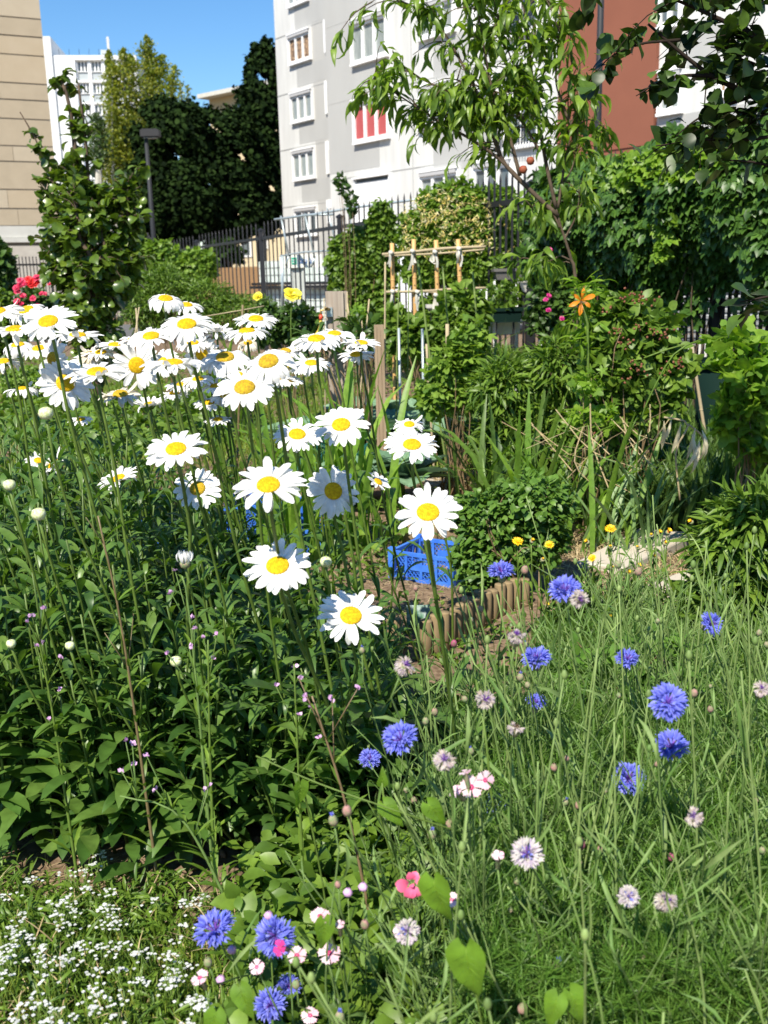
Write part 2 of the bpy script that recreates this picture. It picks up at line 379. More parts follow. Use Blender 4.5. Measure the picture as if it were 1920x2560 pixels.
M_soil = mat('garden_soil', (.11, .075, .048), .95, .1, (60, (.23, .165, .11), .16), (70, 1.0))
M_slab = mat('stone_slab', (.50, .45, .37), .9, .1, (12, (.42, .37, .30)), (60, .4))
M_hose = mat('yellow_hose', (.75, .55, .10), .4, .4)
M_brass = mat('brass_tap', (.45, .30, .10), .35, .5, metal=.6)
M_redp = mat('red_plastic', (.7, .08, .04), .4, .4)
M_pot = mat('terracotta_pot', (.30, .12, .07), .8, .2, (20, (.22, .09, .06)))
M_trough = mat('grey_plastic_trough', (.52, .50, .46), .6, .3, (20, (.44, .42, .39)))
M_greenbox = mat('dark_green_plastic', (.005, .018, .014), .8, .1)
M_black = mat('black_plastic', (.015, .015, .015), .5, .4)
M_net = mat('green_garden_net', (.02, .16, .13), .6, .3)
M_shutter = mat('grey_metal_shutter', (.24, .25, .26), .6, .3, (3, (.19, .20, .21)))
M_road = mat('asphalt', (.10, .10, .10), .9, .2, (30, (.13, .13, .13)))
# ================================================================ SETTING: ground, road
# the soil sheet: fine and lumpy near the viewer, coarse to the horizon
def ground_h(x, y):
    near = np.clip((14 - y) / 4, 0, 1)
    return near * (.012 * np.sin(x * 9 + 2 * np.sin(y * 5)) * np.sin(y * 11 + x * 3) + .018 * np.sin(x * 2.3 + 1) * np.sin(y * 1.9) + .006 * np.sin(x * 37 + y * 5) * np.sin(y * 41 - x * 7))
xs = np.concatenate([np.linspace(-600, -8, 14), np.linspace(-6, 7, 330), np.linspace(9, 600, 14)])
ys = np.concatenate([np.linspace(-60, 0, 6), np.linspace(.6, 14, 330), np.linspace(17, 900, 20)])
gx, gy = np.meshgrid(xs, ys)
gz = ground_h(gx, gy) - .008 * (gy > 14)
V = np.stack([gx, gy, gz], -1).reshape(-1, 3); nx_ = len(xs); i = np.arange(len(ys) - 1)[:, None] * nx_; j = np.arange(nx_ - 1)[None]
Q = np.stack([i + j, i + j + 1, i + nx_ + j + 1, i + nx_ + j], -1).reshape(-1, 4)
tag(link('ground', mesh_from('ground', V, Q, M_soil)), 'brown garden soil under the flower and vegetable beds', None, kind='structure')
mb = MB(); mb.box((-60, 20.5, -.02), (40, 27, .006)); tag(mb.build('road', M_road), 'asphalt road beyond the iron fence', kind='structure')

# ================================================================ BUILDINGS
class Facade:
    """a wall plane through p0 with horizontal direction d; local x along the wall, y out of the wall to the viewer, z up"""
    def __init__(s, p0, d):
        s.p0 = np.array([p0[0], p0[1], 0.0]); s.d = np.array([d[0], d[1], 0.0]); s.d /= np.linalg.norm(s.d)
        s.n = np.array([s.d[1], -s.d[0], 0.0])
        if s.n @ (EYE - s.p0) < 0: s.n = -s.n
        s.M = np.stack([s.d, s.n, [0, 0, 1.0]], 1)
    def at(s, px, py):
        r = ray(px, py); t = ((s.p0 - EYE) @ s.n) / (r @ s.n); w = EYE + r * t - s.p0
        return w @ s.d, w[2] + s.p0[2]
    def box(s, mb, x0, x1, z0, z1, y0, y1): mb.box((x0, y0, z0), (x1, y1, z1), s.M, s.p0); return mb

def fac_window(F, root, tl, bl, rx, pane, panes=3, hood=.16, shutter=False, depth=.22, fm=None):
    x0, z1 = F.at(*tl); _, z0 = F.at(*bl); x1, _ = F.at(rx, (tl[1] + bl[1]) / 2)
    w = MB(); fm = fm or M_white
    t = .06
    # deep white surround standing proud of the wall, hood on top
    F.box(w, x0, x0 + t, z0, z1, .003, .12); F.box(w, x1 - t, x1, z0, z1, .003, .12)
    F.box(w, x0, x1, z1, z1 + t, .003, .14 + hood * .3); F.box(w, x0, x1, z0 - t * 1.2, z0, .003, .15)
    win = w.build('window', fm, root)
    g = MB(); F.box(g, x0 + t, x1 - t, z0, z1, .004, .03); 
    if shutter:
        n = 9
        sh = MB()
        for k in range(n): F.box(sh, x0 + t + (x1 - x0 - 2 * t) * k / n + .006, x0 + t + (x1 - x0 - 2 * t) * (k + 1) / n - .006, z0, z1 - .12, .032, .075)
        sh.build('shutter', M_white, win)
        g.build('pane', M_glass, win)
    else:
        g.build('pane', pane, win)
        f = MB(); a, b = x0 + t, x1 - t
        F.box(f, a, b, z0, z0 + .09, .032, .10); F.box(f, a, b, z1 - .2, z1 - .12, .032, .10)
        for k in range(panes + 1):
            c = a + (b - a) * k / panes; ww = .05 if k in (0, panes) else .055
            F.box(f, max(a, c - ww), min(b, c + ww), z0 + .09, z1 - .2, .034, .105)
        f.build('frame', M_white, win)
        s = MB(); F.box(s, a, b, z1 - .12, z1, .034, .17); s.build('roller_box', M_shade, win)
    return win

# --- grey and white apartment block with its terracotta wall, receding to the left
FA = Facade((-.57, 35.4), (.6, -.8))
apt = thing('apartment_building', 'white and grey panelled apartment block with a terracotta wall section, right of the sky', 'building', FA.p0)
xl = FA.at(820, 300)[0]; xt0 = FA.at(1403, 200)[0]; xt1 = FA.at(1646, 200)[0]; xr = FA.at(2300, 300)[0]
mb = MB(); FA.box(mb, xl, xt0, 0, 17, -14, 0); FA.box(mb, xt1, xr, 0, 17, -12, 0); mb.build('wall', M_wallwhite, apt)
mb = MB(); FA.box(mb, xt0, xt1, 0, 17, -12, .12); tw = mb.build('terracotta_wall', M_terra, apt)
zt = FA.at(1500, 381)[1]; mb = MB(); FA.box(mb, xt0, xt1, zt, zt + .04, .12, .15); mb.build('moulding', M_terra, tw)
grey = MB(); mid = MB()
def patch(F, mb, a, b, lift):   # a, b = picture corners: top left, bottom right
    x0, z1 = F.at(*a); x1, _ = F.at(b[0], (a[1] + b[1]) / 2); _, z0 = F.at(a[0], b[1]); F.box(mb, x0, x1, z0, z1, -.01, lift)
xg = FA.at(945, 200)[0]
FA.box(grey, xl + .002, xg, FA.at(820, 437)[1], 16.9, -.01, .008)
patch(FA, grey, (1083, 326), (1168, 432), .008); patch(FA, grey, (1083, 100), (1168, 222), .008); patch(FA, grey, (1175, 330), (1300, 395), .008)
patch(FA, grey, (1647, 295), (1920, 400), .008); patch(FA, grey, (1720, 60), (1800, 170), .008)
FA.box(grey, FA.at(1100, 200)[0], FA.at(1168, 200)[0], FA.at(1083, 530)[1], FA.at(1083, 470)[1], -.01, .008)
grey.build_each('grey_panel', M_wallgrey, apt)
jo = MB()
for px in (1030, 1170): x, _ = FA.at(px, 250); FA.box(jo, x - .015, x + .015, 0, 16.8, -.01, .012)
for py in (68, 262, 452):
    _, z = FA.at(822, py); FA.box(jo, xl + .01, xt0 - .01, z - .015, z + .015, -.01, .013)
jo.build_each('panel_joint', mat('joint_grey', (.40, .40, .39), .9, .1), apt)
fac_window(FA, apt, (880, 58), (882, 163), 973, M_glasslight)
fac_window(FA, apt, (886, 256), (889, 358), 977, M_cred)
fac_window(FA, apt, (890, 450), (893, 555), 981, M_glass, shutter=True)
fac_window(FA, apt, (1049, 18), (1052, 100), 1142, M_glasslight)
fac_window(FA, apt, (1049, 222), (1052, 320), 1142, M_glass)
fac_window(FA, apt, (1054, 434), (1056, 530), 1152, M_glasslight)
fac_window(FA, apt, (1188, 232), (1190, 305), 1248, mat('yellow_curtain', (.62, .55, .28), .6, .3))
fac_window(FA, apt, (1188, 412), (1190, 520), 1285, M_glass)
fac_window(FA, apt, (1188, -10), (1190, 75), 1240, M_glasslight)
fac_window(FA, apt, (1652, 185), (1652, 285), 1712, M_glasslight, 2)
fac_window(FA, apt, (1800, 178), (1800, 240), 1852, M_cbrown, 2)
fac_window(FA, apt, (1652, -40), (1652, 70), 1712, M_glass, 2)
for (a, b, rx) in (((1262, 2), (1264, 95), 1352), ((1262, 255), (1264, 372), 1352)):
    w = fac_window(FA, apt, a, b, rx, M_glass, 2)
    x0, z1 = FA.at(*a); _, z0 = FA.at(*b); x1, _ = FA.at(rx, b[1]); r = MB()
    for k in range(14): xx = x0 + (x1 - x0) * k / 13; FA.box(r, xx - .012, xx + .012, z0, z0 + .75, .28, .304)
    FA.box(r, x0, x1, z0 + .75, z0 + .79, .27, .315); r.build('railing', M_iron, w)

# --- the farther wing with small windows and slots
FB = Facade((-3.87, 47.7), (.6, -.8))
wing = thing('apartment_wing', 'pale grey end wing with one column of small windows, next to the dark chestnut trees', 'building', FB.p0)
xa = FB.at(697, 300)[0]; xb = FB.at(900, 300)[0]
mb = MB(); FB.box(mb, xa, xb, 0, 21, -12, 0); mb.build('wall', M_wallwhite, wing)
g = MB(); xg0 = FB.at(743, 200)[0]; xm = FB.at(783, 200)[0]
for (a, b) in ((-20, 72), (168, 218), (312, 362), (455, 508)):
    _, z1 = FB.at(745, a); _, z0 = FB.at(745, b); FB.box(g, xg0, xb - .01, z0, z1, -.01, .01)
g.build_each('grey_panel', M_wallgrey, wing)
g = MB(); FB.box(g, xm, xb - .01, 0, 20.8, -.01, .006); g.build('pale_panel', M_wallmid, wing)
g = MB()
for py in (94, 240, 378, 520): _, z = FB.at(697, py); FB.box(g, xa + .01, xb - .02, z - .02, z + .02, -.01, .016)
g.build_each('panel_joint', bpy.data.materials['joint_grey'], wing)
for (a, b, rx, p) in (((723, 92), (725, 163), 781, M_cbrown), ((729, 238), (731, 308), 786, M_glasslight), ((734, 380), (736, 451), 791, M_glasslight), ((740, 523), (742, 590), 797, M_glass), ((719, -60), (721, 20), 774, M_glasslight)):
    fac_window(FB, wing, a, b, rx, p, 3)
g = MB()
for (y0, y1) in ((50, 134), (203, 287), (354, 437), (500, 560)):
    x, z1 = FB.at(811 + (y0 * .018), y0); _, z0 = FB.at(811, y1); FB.box(g, x, x + .16, z0, z1, .006, .10); FB.box(g, x + .162, x + .30, z1 - .35, z1, .006, .05)
g.build_each('slot_window', M_white, wing)

# --- limestone building at the left edge
FC = Facade((P(146, 500, 36)[0], 36), (.89, .45))
st = thing('limestone_building', 'sandy limestone block building with a white base band, at the left edge', 'building', FC.p0)
x1 = 0.0; x0 = -5.5
zb1 = FC.at(60, 565)[1]; zb0 = FC.at(60, 606)[1]
ztop = 12.5; z = zb1; r = np.random.default_rng(3)
cour = [MB(), MB(), MB()]; k = 0
hs = [.56, .62, .90, .50, .86, .60, .52, .88, .58, .56, .92, .5]
while z < ztop:
    hh = hs[k % len(hs)]; c = 0; x = x1 - (0.0)
    while x > x0:
        wdt = r.uniform(1.3, 2.2)
        FC.box(cour[r.integers(0, 3)], max(x - wdt, x0) + .006, x - .006, z + .03, z + hh - .012, -.3, r.uniform(0, .012)); x -= wdt
    z += hh; k += 1
wl = MB(); FC.box(wl, x0, x1 - .004, 0, z, -11, -.03); wall = wl.build('wall', M_joint, st)
for c, m in zip(cour, (M_stone, M_stone2, M_stone3)): c.build_each('stone_block', m, wall)
m = MB(); FC.box(m, x0, x1 + .03, zb0 + .16, zb1, -.3, .05); FC.box(m, x0, x1 + .05, zb0, zb0 + .15, -.3, .14); m.build_each('base_band', M_band, st)
m = MB(); FC.box(m, x0, x1 - .2, 0, zb0, -.6, -.35); m.build('base', M_basegrey, st)

# --- far white tower
FD = Facade((P(300, 300, 150)[0], 150), (1, .12))
tw = thing('white_tower_block', 'distant white tower block behind the poplars, antenna on its roof', 'building', FD.p0)
xL = FD.at(118, 300)[0]; xR = FD.at(352, 300)[0]; zT = FD.at(250, 138)[1]
xs0 = FD.at(200, 300)[0]; xs1 = FD.at(336, 300)[0]; zs = FD.at(250, 150)[1]
mb = MB()
FD.box(mb, xL, xs0, 0, zT, -14, 0); FD.box(mb, xs1, xR, 0, zT, -14, 0); FD.box(mb, xs0, xs1, zs, zT, -14, 0); FD.box(mb, xs0, xs1, 0, zs, -14, -1.2)
FD.box(mb, xL - 1.0, FD.at(146, 300)[0] - .02, 0, FD.at(140, 92)[1], -13.9, .3)
mb.build('wall', M_tower, tw)
fh = 2.85; z = zs - fh * .0; nn = 4; pw = (xs1 - xs0) / nn
pan = MB(); slb = MB()
while z > 6:
    for k in range(nn):
        a = xs0 + pw * k + .25; b = a + pw - .5
        FD.box(pan, a, b, z - 2.6, z - 1.55, -1.2, -.5)
        w = MB(); FD.box(w, a, b, z - 1.5, z - 1.4, -1.2, -.35)
        for q in range(4): xx = a + (b - a) * q / 3; FD.box(w, xx - .09, xx + .09, z - 1.4, z - .1, -1.19, -.55)
        FD.box(w, a, b, z - .12, z, -1.19, -.5)
        wo = w.build('window', M_white, tw)
        g = MB(); FD.box(g, a + .05, b - .05, z - 1.4, z - .12, -1.199, -.9); g.build('pane', M_glasslight if (k + int(z)) % 3 else M_glass, wo)
    FD.box(slb, xs0, xs1, z - 2.85, z - 2.62, -1.2, -.25); z -= fh
for k in range(nn + 1): xx = xs0 + pw * k; FD.box(slb, xx - .22, xx + .22, 5, zs, -1.195, -.3)
pan.build_each('spandrel_panel', M_towerg, tw); slb.build_each('floor_slab', M_white, tw)
mb = MB(); xa_, _ = FD.at(240, 120); FD.box(mb, xa_, xa_ + 1.4, zT, zT + 1.6, -6, -4.5); FD.box(mb, xa_ - 1.3, xa_, zT, zT + .8, -6, -4.8); ch = mb.build('chimney', M_towerg, tw)
xq, zq = FD.at(257, 72); mb = MB(); FD.box(mb, xq - .22, xq + .12, zT + 1.7, zq, -5, -4.8); FD.box(mb, xq - .05, xq + .02, zT, zT + 1.7, -5, -4.9); mb.build('antenna', M_band, tw)
mb = MB()
for k in range(10): xx = xL + 1 + k * 1.35; FD.box(mb, xx, xx + .05, zT, zT + .9, -.6, -.55)
mb.build_each('roof_rod', M_lampm, tw)

# --- beige building with a sloping eave behind the chestnuts
FE = Facade((P(560, 300, 95)[0], 95), (.75, -.66))
be = thing('beige_building', 'beige building with a pale projecting eave rising above the chestnut crown', 'building', FE.p0)
a = FE.at(505, 245)[0]; b = FE.at(700, 180)[0]; zE = FE.at(505, 247)[1]
mb = MB(); FE.box(mb, a, b, 0, zE, -10, -.8); mb.build('wall', M_beige, be)
mb = MB(); FE.box(mb, a - .2, b, zE, zE + .35, -10.5, .4); ro = mb.build('roof', M_band, be)
mb = MB(); xk = FE.at(632, 190)[0]; FE.box(mb, xk, xk + 1.8, zE + .35, zE + 2.0, -6, -4); mb.build('chimney', M_wallgrey, ro)
for px, py in ((590, 250), (440, 420), (445, 560), (600, 620), (640, 600)):
    x, z = FE.at(px, py); w = MB(); FE.box(w, x - .7, x + .7, z - .8, z + .7, -.8, -.7); wo = w.build('window', M_white, be)
    g = MB(); FE.box(g, x - .55, x + .55, z - .65, z + .55, -.7, -.68); g.build('pane', M_glass, wo)

# ================================================================ STREET BEYOND THE FENCE
# low orange brick wall
A = P(430, 690, 24); B = P(668, 690, 21)
def wall_between(mb, A, B, z0, z1, th):
    A = np.array(A); B = np.array(B); d = B[:2] - A[:2]; L = np.linalg.norm(d); d = d / L
    M = np.array([[d[0], -d[1], 0], [d[1], d[0], 0], [0, 0, 1.0]]); mb.box((0, 0, z0), (L, th, z1), M, (A[0], A[1], 0)); return mb
mb = MB(); wall_between(mb, A, B, 0, P(600, 668, 22)[2], .25)
tag(mb.build('brick_wall', M_brick, None, loc=np.array([A[0], A[1], 0])), 'low orange brick wall seen through the fence behind the green hedge', 'wall')
# block retaining wall at far left
A = P(-60, 650, 31); B = P(330, 650, 33); mb = MB(); wall_between(mb, A, B, 0, P(100, 612, 31)[2], .3)
tag(mb.build('block_wall', M_blockwall, None, loc=np.array([A[0], A[1], 0])), 'pale block retaining wall under the limestone building', 'wall')

def lamp_post(px, pytop, Y, label, head, w):
    p = P(px, pytop, Y); t = thing('street_lamp', label, 'street lamp', (p[0], Y, 0))
    mb = MB(); mb.tube([(p[0], Y, 0), (p[0], Y, p[2] * .5), (p[0], Y, p[2])], [w, w * .9, w * .72], 12); mb.build('pole', M_lampm, t, True)
    mb = MB(); mb.tube([(p[0], Y, 0), (p[0], Y, .4)], w * 1.5, 12); mb.build('base', M_lampm, t, True)
    if head:
        mb = MB(); mb.box((-.07, -.1, 0), (.25, .1, .02), None, (p[0], Y, p[2])); mb.box((-.09, -.13, .02), (.29, .13, .15), None, (p[0], Y, p[2]))
        mb.box((-.06, -.1, .15), (.25, .1, .17), None, (p[0], Y, p[2])); hd = mb.build('lamp_head', mat('lamp_head_grey', (.03, .03, .033), .7), t)
        mb = MB(); mb.box((-.04, -.08, -.012), (.22, .08, -.001), None, (p[0], Y, p[2])); mb.build('lens', M_glasslight, hd)
lamp_post(365, 345, 22, 'dark street lamp with a box head in front of the black chestnut crown', True, .055)
lamp_post(1510, -300, 15, 'tall black lamp pole standing against the terracotta wall', False, .055)

# glass block shelter with sills, sign, steel rail frame
def glasswall():
    t = thing('glass_block_wall', 'low pale glass block wall with dark sills, behind the notice sign', 'wall', P(735, 680, 17.5) * [1, 1, 0])
    g = MB(); fr = MB(); s = MB()
    a = P(648, 700, 18.2); b = P(812, 700, 17.0); d = b[:2] - a[:2]; L = np.linalg.norm(d); d /= L
    M = np.array([[d[0], -d[1], 0], [d[1], d[0], 0], [0, 0, 1.0]]); o = (a[0], a[1], 0)
    zz = lambda py: P(730, py, 17.5)[2]
    for (z0, z1) in ((zz(706), zz(650)), (0.05, zz(722))):
        ny = max(2, int((z1 - z0) / .1)); hh = (z1 - z0) / ny; nx = 12
        fr.box((0, .02, z0), (L, .10, z1), M, o)
        for i in range(nx):
            for j in range(ny): g.box((L * i / nx + .012, 0, z0 + hh * j + .01), (L * (i + 1) / nx - .012, .12, z0 + hh * (j + 1) - .01), M, o)
    g.build('glass_block', M_glassblock, t); fr.build('joint_wall', M_wallgrey, t)
    s.box((-.1, -.14, zz(721)), (L + .1, .2, zz(714)), M, o); s.box((-.1, -.1, zz(712)), (L + .1, .2, zz(706)), M, o); s.build_each('sill', M_black, t)
glasswall()
t = thing('notice_sign', 'off-white sign board with a green square and small blue pictures on a grey post', 'sign', P(747, 700, 15) * [1, 1, 0])
a = P(700, 638, 15); b = P(806, 668, 15); mb = MB(); mb.box((a[0], 14.9, b[2]), (b[0], 15.0, a[2])); bd = mb.build('board', M_signw, t)
c = P(737, 644, 15); e = P(743, 661, 15); c = P(730, 644, 15); mb = MB(); mb.box((c[0], 14.893, e[2]), (e[0], 14.902, c[2])); mb.build('green_label', M_green, bd)
mb = MB()
for k in range(2): mb.box((c[0] + .012, 14.889, c[2] - .04 - .035 * k), (e[0] - .012 - .015 * k, 14.894, c[2] - .03 - .035 * k))
mb.build('lettering', M_white, bd)
mb = MB(); mb2 = MB()
for px in (750, 761, 772):
    c = P(px, 649, 15); mb.box((c[0], 14.893, c[2] - .055), (c[0] + .045, 14.902, c[2])); mb2.lathe([(.001, 0), (.011, .001), (.011, .004), (.001, .005)], (c[0] + .022, 14.89, c[2] - .02), (0, -1, 0), 8)
mb.build('picture_label', M_bluelab, bd); mb2.build('pictogram', M_white, bd)
a = P(745, 668, 15); mb = MB(); mb.box((a[0] - .08, 14.95, 0), (a[0] + .06, 15.06, a[2])); mb.box((a[0] - .105, 14.935, 0), (a[0] - .08, 15.075, a[2])); mb.box((a[0] + .06, 14.935, 0), (a[0] + .085, 15.075, a[2])); mb.build('post', M_post, t)

t = thing('steel_rail_frame', 'grey steel pipe frame with slanting struts rising above the fence', 'frame', P(850, 700, 14) * [1, 1, 0])
q = lambda px, py: P(px, py, 14 - (px - 690) * .003)
mb = MB(); mb.tube([q(686, 549), q(775, 537), q(900, 517), q(1010, 503), q(1085, 492)], .015, 8); mb.tube([q(755, 538), q(835, 536)], .016, 6); mb.build('top_rail', M_galv, t, True)
for (x0, y0, x1, y1) in ((702, 540, 722, 640), (762, 534, 787, 645), (818, 520, 842, 622), (868, 514, 885, 600), (973, 500, 995, 610), (722, 640, 714, 664), (787, 645, 778, 668)):
    mb = MB(); mb.tube([q(x0, y0), q(x1, y1)], .013, 6); mb.build('strut', M_galv, t, True)
mb = MB(); mb.tube([q(700, 640), q(762, 630), q(842, 626), q(862, 622)], .012, 6); mb.tube([q(842, 623), q(842, 760)], .02, 6); mb.tube([q(706, 640), q(706, 780)], .02, 6); mb.build('lower_rail', M_galv, t, True)

# parked van half hidden behind the creeper on the fence
t = thing('parked_van', 'white van half hidden behind the climbing plant on the fence', 'van', P(880, 700, 19) * [1, 1, 0])
c = P(822, 632, 19); x0 = c[0]; mb = MB()
pr = [(x0, .35), (x0 + .02, .95), (x0 + .12, 1.12), (x0 + .42, 1.75), (x0 + .6, 1.86), (x0 + 3.9, 1.86), (x0 + 4.1, 1.7), (x0 + 4.15, .35)]
def prism(mb, pr, y0, y1):
    n = len(pr); V = [(x, y0, z) for x, z in pr] + [(x, y1, z) for x, z in pr]; Q = [[k, (k + 1) % n, n + (k + 1) % n, n + k] for k in range(n)]
    for off in (0, n):
        for k in range(0, n // 2 - 1): Q.append([off + k, off + k + 1, off + n - 2 - k, off + n - 1 - k])
    mb.add(V, Q)
prism(mb, pr, 19, 20.7); mb.build('body', mat('van_white', (.75, .76, .77), .25, .5), t)
mb = MB(); prism(mb, [(x0 + .32, 1.15), (x0 + .58, 1.68), (x0 + 1.25, 1.68), (x0 + 1.25, 1.15)], 18.985, 19.01); mb.build('side_window', M_glass, t)
mb = MB(); mb.lathe([(.001, -.04), (.1, -.03), (.13, .03), (.001, .09)], (x0 + .4, 18.8, 1.2), (0, 1, 0), 10); mb.build('mirror', M_black, t, True)
for xx in (.8, 3.2):
    mb = MB(); mb.lathe([(.001, 0), (.2, 0), (.31, .01), (.33, .06), (.33, .2), (.001, .2)], (x0 + xx, 18.95, .33), (0, 1, 0), 18); w = mb.build('wheel', M_black, t)
    mb = MB(); mb.lathe([(.001, -.01), (.18, -.006), (.19, .005)], (x0 + xx, 18.945, .33), (0, 1, 0), 18); mb.build('rim', M_galv, w)

# shutters and ledge behind the creeper hedge at the right
t = thing('metal_shutter', 'grey slatted metal shutter behind the fence under the creeper hedge', 'shutter', P(1700, 760, 12) * [1, 1, 0])
a = P(1500, 800, 12.4); b = P(2050, 800, 11.4); d = (b - a)[:2]; L = np.linalg.norm(d); d /= L; M = np.array([[d[0], -d[1], 0], [d[1], d[0], 0], [0, 0, 1.0]]); o = (a[0], a[1], 0)
mb = MB(); z0 = .35; z1 = P(1700, 705, 12)[2]; n = 9
for k in range(n): zz0 = z0 + (z1 - z0) * k / n; mb.box((0, 0, zz0 + .008), (L, .03, zz0 + (z1 - z0) / n - .03), M, o); mb.box((0, .02, zz0 - .02), (L, .04, zz0 + .01), M, o)
mb.build('slat', M_shutter, t); mb = MB(); mb.box((-.3, .06, 0), (L + .3, .2, z0 - .03), M, o); mb.box((-.3, -.35, z1 + .28), (L + .3, .3, z1 + .5), M, o); mb.build('ledge', M_band, t)
mb = MB(); mb.box((-.3, .05, z1 + .02), (L + .3, .25, z1 + .27), M, o); mb.build('frame', M_black, t)

# ================================================================ IRON FENCE
# plan line of the main fence, from far left to near right; u = X/Y, tip heights from the photograph
FH = 2.0
def fline(px):
    s = 98 + 417 * ((px - 960) / FPX + .175); Y = FPX * (FH - 1.2) / s; return np.array([(px - 960) / FPX * Y, Y, 0.0])
posts = [330, 408, 524, 680, 871, 1108, 1330, 1560, 1790, 2080]
fen = thing('iron_fence', 'tall black iron fence of thin pointed bars along the back of the garden', 'fence', fline(871))
ptsf = [fline(p) for p in posts]
for k, p in enumerate(ptsf):
    mb = MB(); mb.box((-.035, -.035, 0), (.035, .035, FH - .14), None, p); mb.lathe([(.05, 0), (.05, .02), (.001, .05)], (p[0], p[1], FH - .14), n=4); mb.build('post', M_iron, fen)
    if k + 1 == len(ptsf): break
    q2 = ptsf[k + 1]; L = np.linalg.norm(q2 - p); n = 17; mb = MB()
    d = (q2 - p) / L
    for i in range(1, n):
        c = p + d * (L * i / n); mb.box((-.009, -.009, .1), (.009, .009, FH - .05), None, c); mb.add([[c[0] - .009, c[1] - .009, FH - .05], [c[0] + .009, c[1] - .009, FH - .05], [c[0] + .009, c[1] + .009, FH - .05], [c[0] - .009, c[1] + .009, FH - .05], [c[0] - .001, c[1], FH], [c[0] + .001, c[1], FH], [c[0] + .001, c[1] + .001, FH], [c[0] - .001, c[1] + .001, FH]], [[0, 1, 5, 4], [1, 2, 6, 5], [2, 3, 7, 6], [3, 0, 4, 7]])
    mb.build('bar_panel', M_iron, fen)
    mb = MB(); M = np.array([[d[0], -d[1], 0], [d[1], d[0], 0], [0, 0, 1.0]])
    for z in (.2, FH - .27): mb.box((.036, -.014, z), (L - .036, .014, z + .045), M, p)
    mb.build_each('rail', M_iron, fen)
fen2 = thing('iron_fence', 'distant low black iron fence in front of the block wall, left of the pear tree', 'fence', P(100, 690, 29) * [1, 1, 0])
a = P(-40, 690, 27); b = P(330, 690, 31); b[2] = a[2] = 0; L = np.linalg.norm(b - a); d = (b - a) / L; mb = MB(); n = int(L / .11)
for i in range(n + 1):
    c = a + d * (L * i / n); w = .03 if i % 19 == 0 else .011; mb.box((-w, -w, 0), (w, w, 1.84), None, c)
mb.build('bar', M_iron, fen2)
M = np.array([[d[0], -d[1], 0], [d[1], d[0], 0], [0, 0, 1.0]]); mb = MB()
for z in (.3, 1.6): mb.box((0, -.015, z), (L, .015, z + .05), M, a)
mb.build_each('rail', M_iron, fen2)

# ================================================================ BACKGROUND TREES
def crown_cloud(mb, lobes, n, size, kind='flat', shell=.55, seed=1, upz=.6, width=1.6):
    r = np.random.default_rng(seed); vol = np.array([l[1][0] * l[1][2] for l in lobes]); vol = vol / vol.sum()
    for (c, rad), f in zip(lobes, vol):
        k = int(n * f); d = rdir(k, r); t = r.uniform(shell, 1.0, k) ** .6
        # light and dark clumps: push leaves toward clump centres
        p = np.array(c) + d * t[:, None] * np.array(rad) * (1 + .13 * np.sin(d[:, 0:1] * 9 + d[:, 2:3] * 7 + c[0]) + .08 * r.normal(size=(k, 1)))
        up = unit(d + r.normal(size=(k, 3)) * .45 + [0, 0, upz]); fw = rdir(k, r, -.3)
        keep = np.sin(p[:, 0] * 1.9 + seed) * np.sin(p[:, 2] * 2.3 + 1) + .5 * np.sin(p[:, 0] * 4.1 + p[:, 2] * 3.7) > -.85 + .0 * seed
        place(mb, kind, p[keep], fw[keep], up[keep], (size * r.uniform(.5, 1.3, k))[keep], width, r)

def px_lobe(px, py, Y, rx, rz, ry=None):   # lobe centre by photograph position, radii in metres
    return (P(px, py, Y), (rx, ry or rx, rz))
def chestnut(name_label, lobes, trunk, seed, n=16000):
    base = P(trunk, 600, lobes[0][0][1]); base = np.array([base[0], lobes[0][0][1], 0.0])
    t = thing('chestnut_tree', name_label, 'tree', base, 'dark chestnut trees beyond the fence')
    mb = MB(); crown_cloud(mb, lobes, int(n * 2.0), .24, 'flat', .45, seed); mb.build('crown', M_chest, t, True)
    mb = MB(); mb.tube([base, base + [.1, 0, 3], base + [0, 0, 6]], [.3, .26, .2], 10)
    for l in lobes:
        c = np.array(l[0]); mb.tube(smooth_line([base + [0, 0, 2.4], (base + [0, 0, 3.5]) * .5 + c * .5, c], 8), np.linspace(.16, .04, 8), 6)
    mb.build('trunk', M_bark, t, True)
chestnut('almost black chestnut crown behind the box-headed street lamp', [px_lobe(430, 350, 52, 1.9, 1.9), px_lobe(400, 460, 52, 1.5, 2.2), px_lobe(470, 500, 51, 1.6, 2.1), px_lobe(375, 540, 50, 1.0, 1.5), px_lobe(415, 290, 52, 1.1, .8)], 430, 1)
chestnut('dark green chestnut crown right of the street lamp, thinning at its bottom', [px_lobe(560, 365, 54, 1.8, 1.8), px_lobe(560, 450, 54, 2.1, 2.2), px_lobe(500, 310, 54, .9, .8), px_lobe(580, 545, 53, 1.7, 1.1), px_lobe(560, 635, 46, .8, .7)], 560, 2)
chestnut('tallest dark chestnut crown touching the apartment wing', [px_lobe(665, 180, 56, 1.0, 1.5), px_lobe(660, 270, 56, 1.4, 2.0), px_lobe(662, 400, 56, 1.2, 2.8), px_lobe(655, 510, 55, 1.5, 1.6)], 650, 3, 14000)

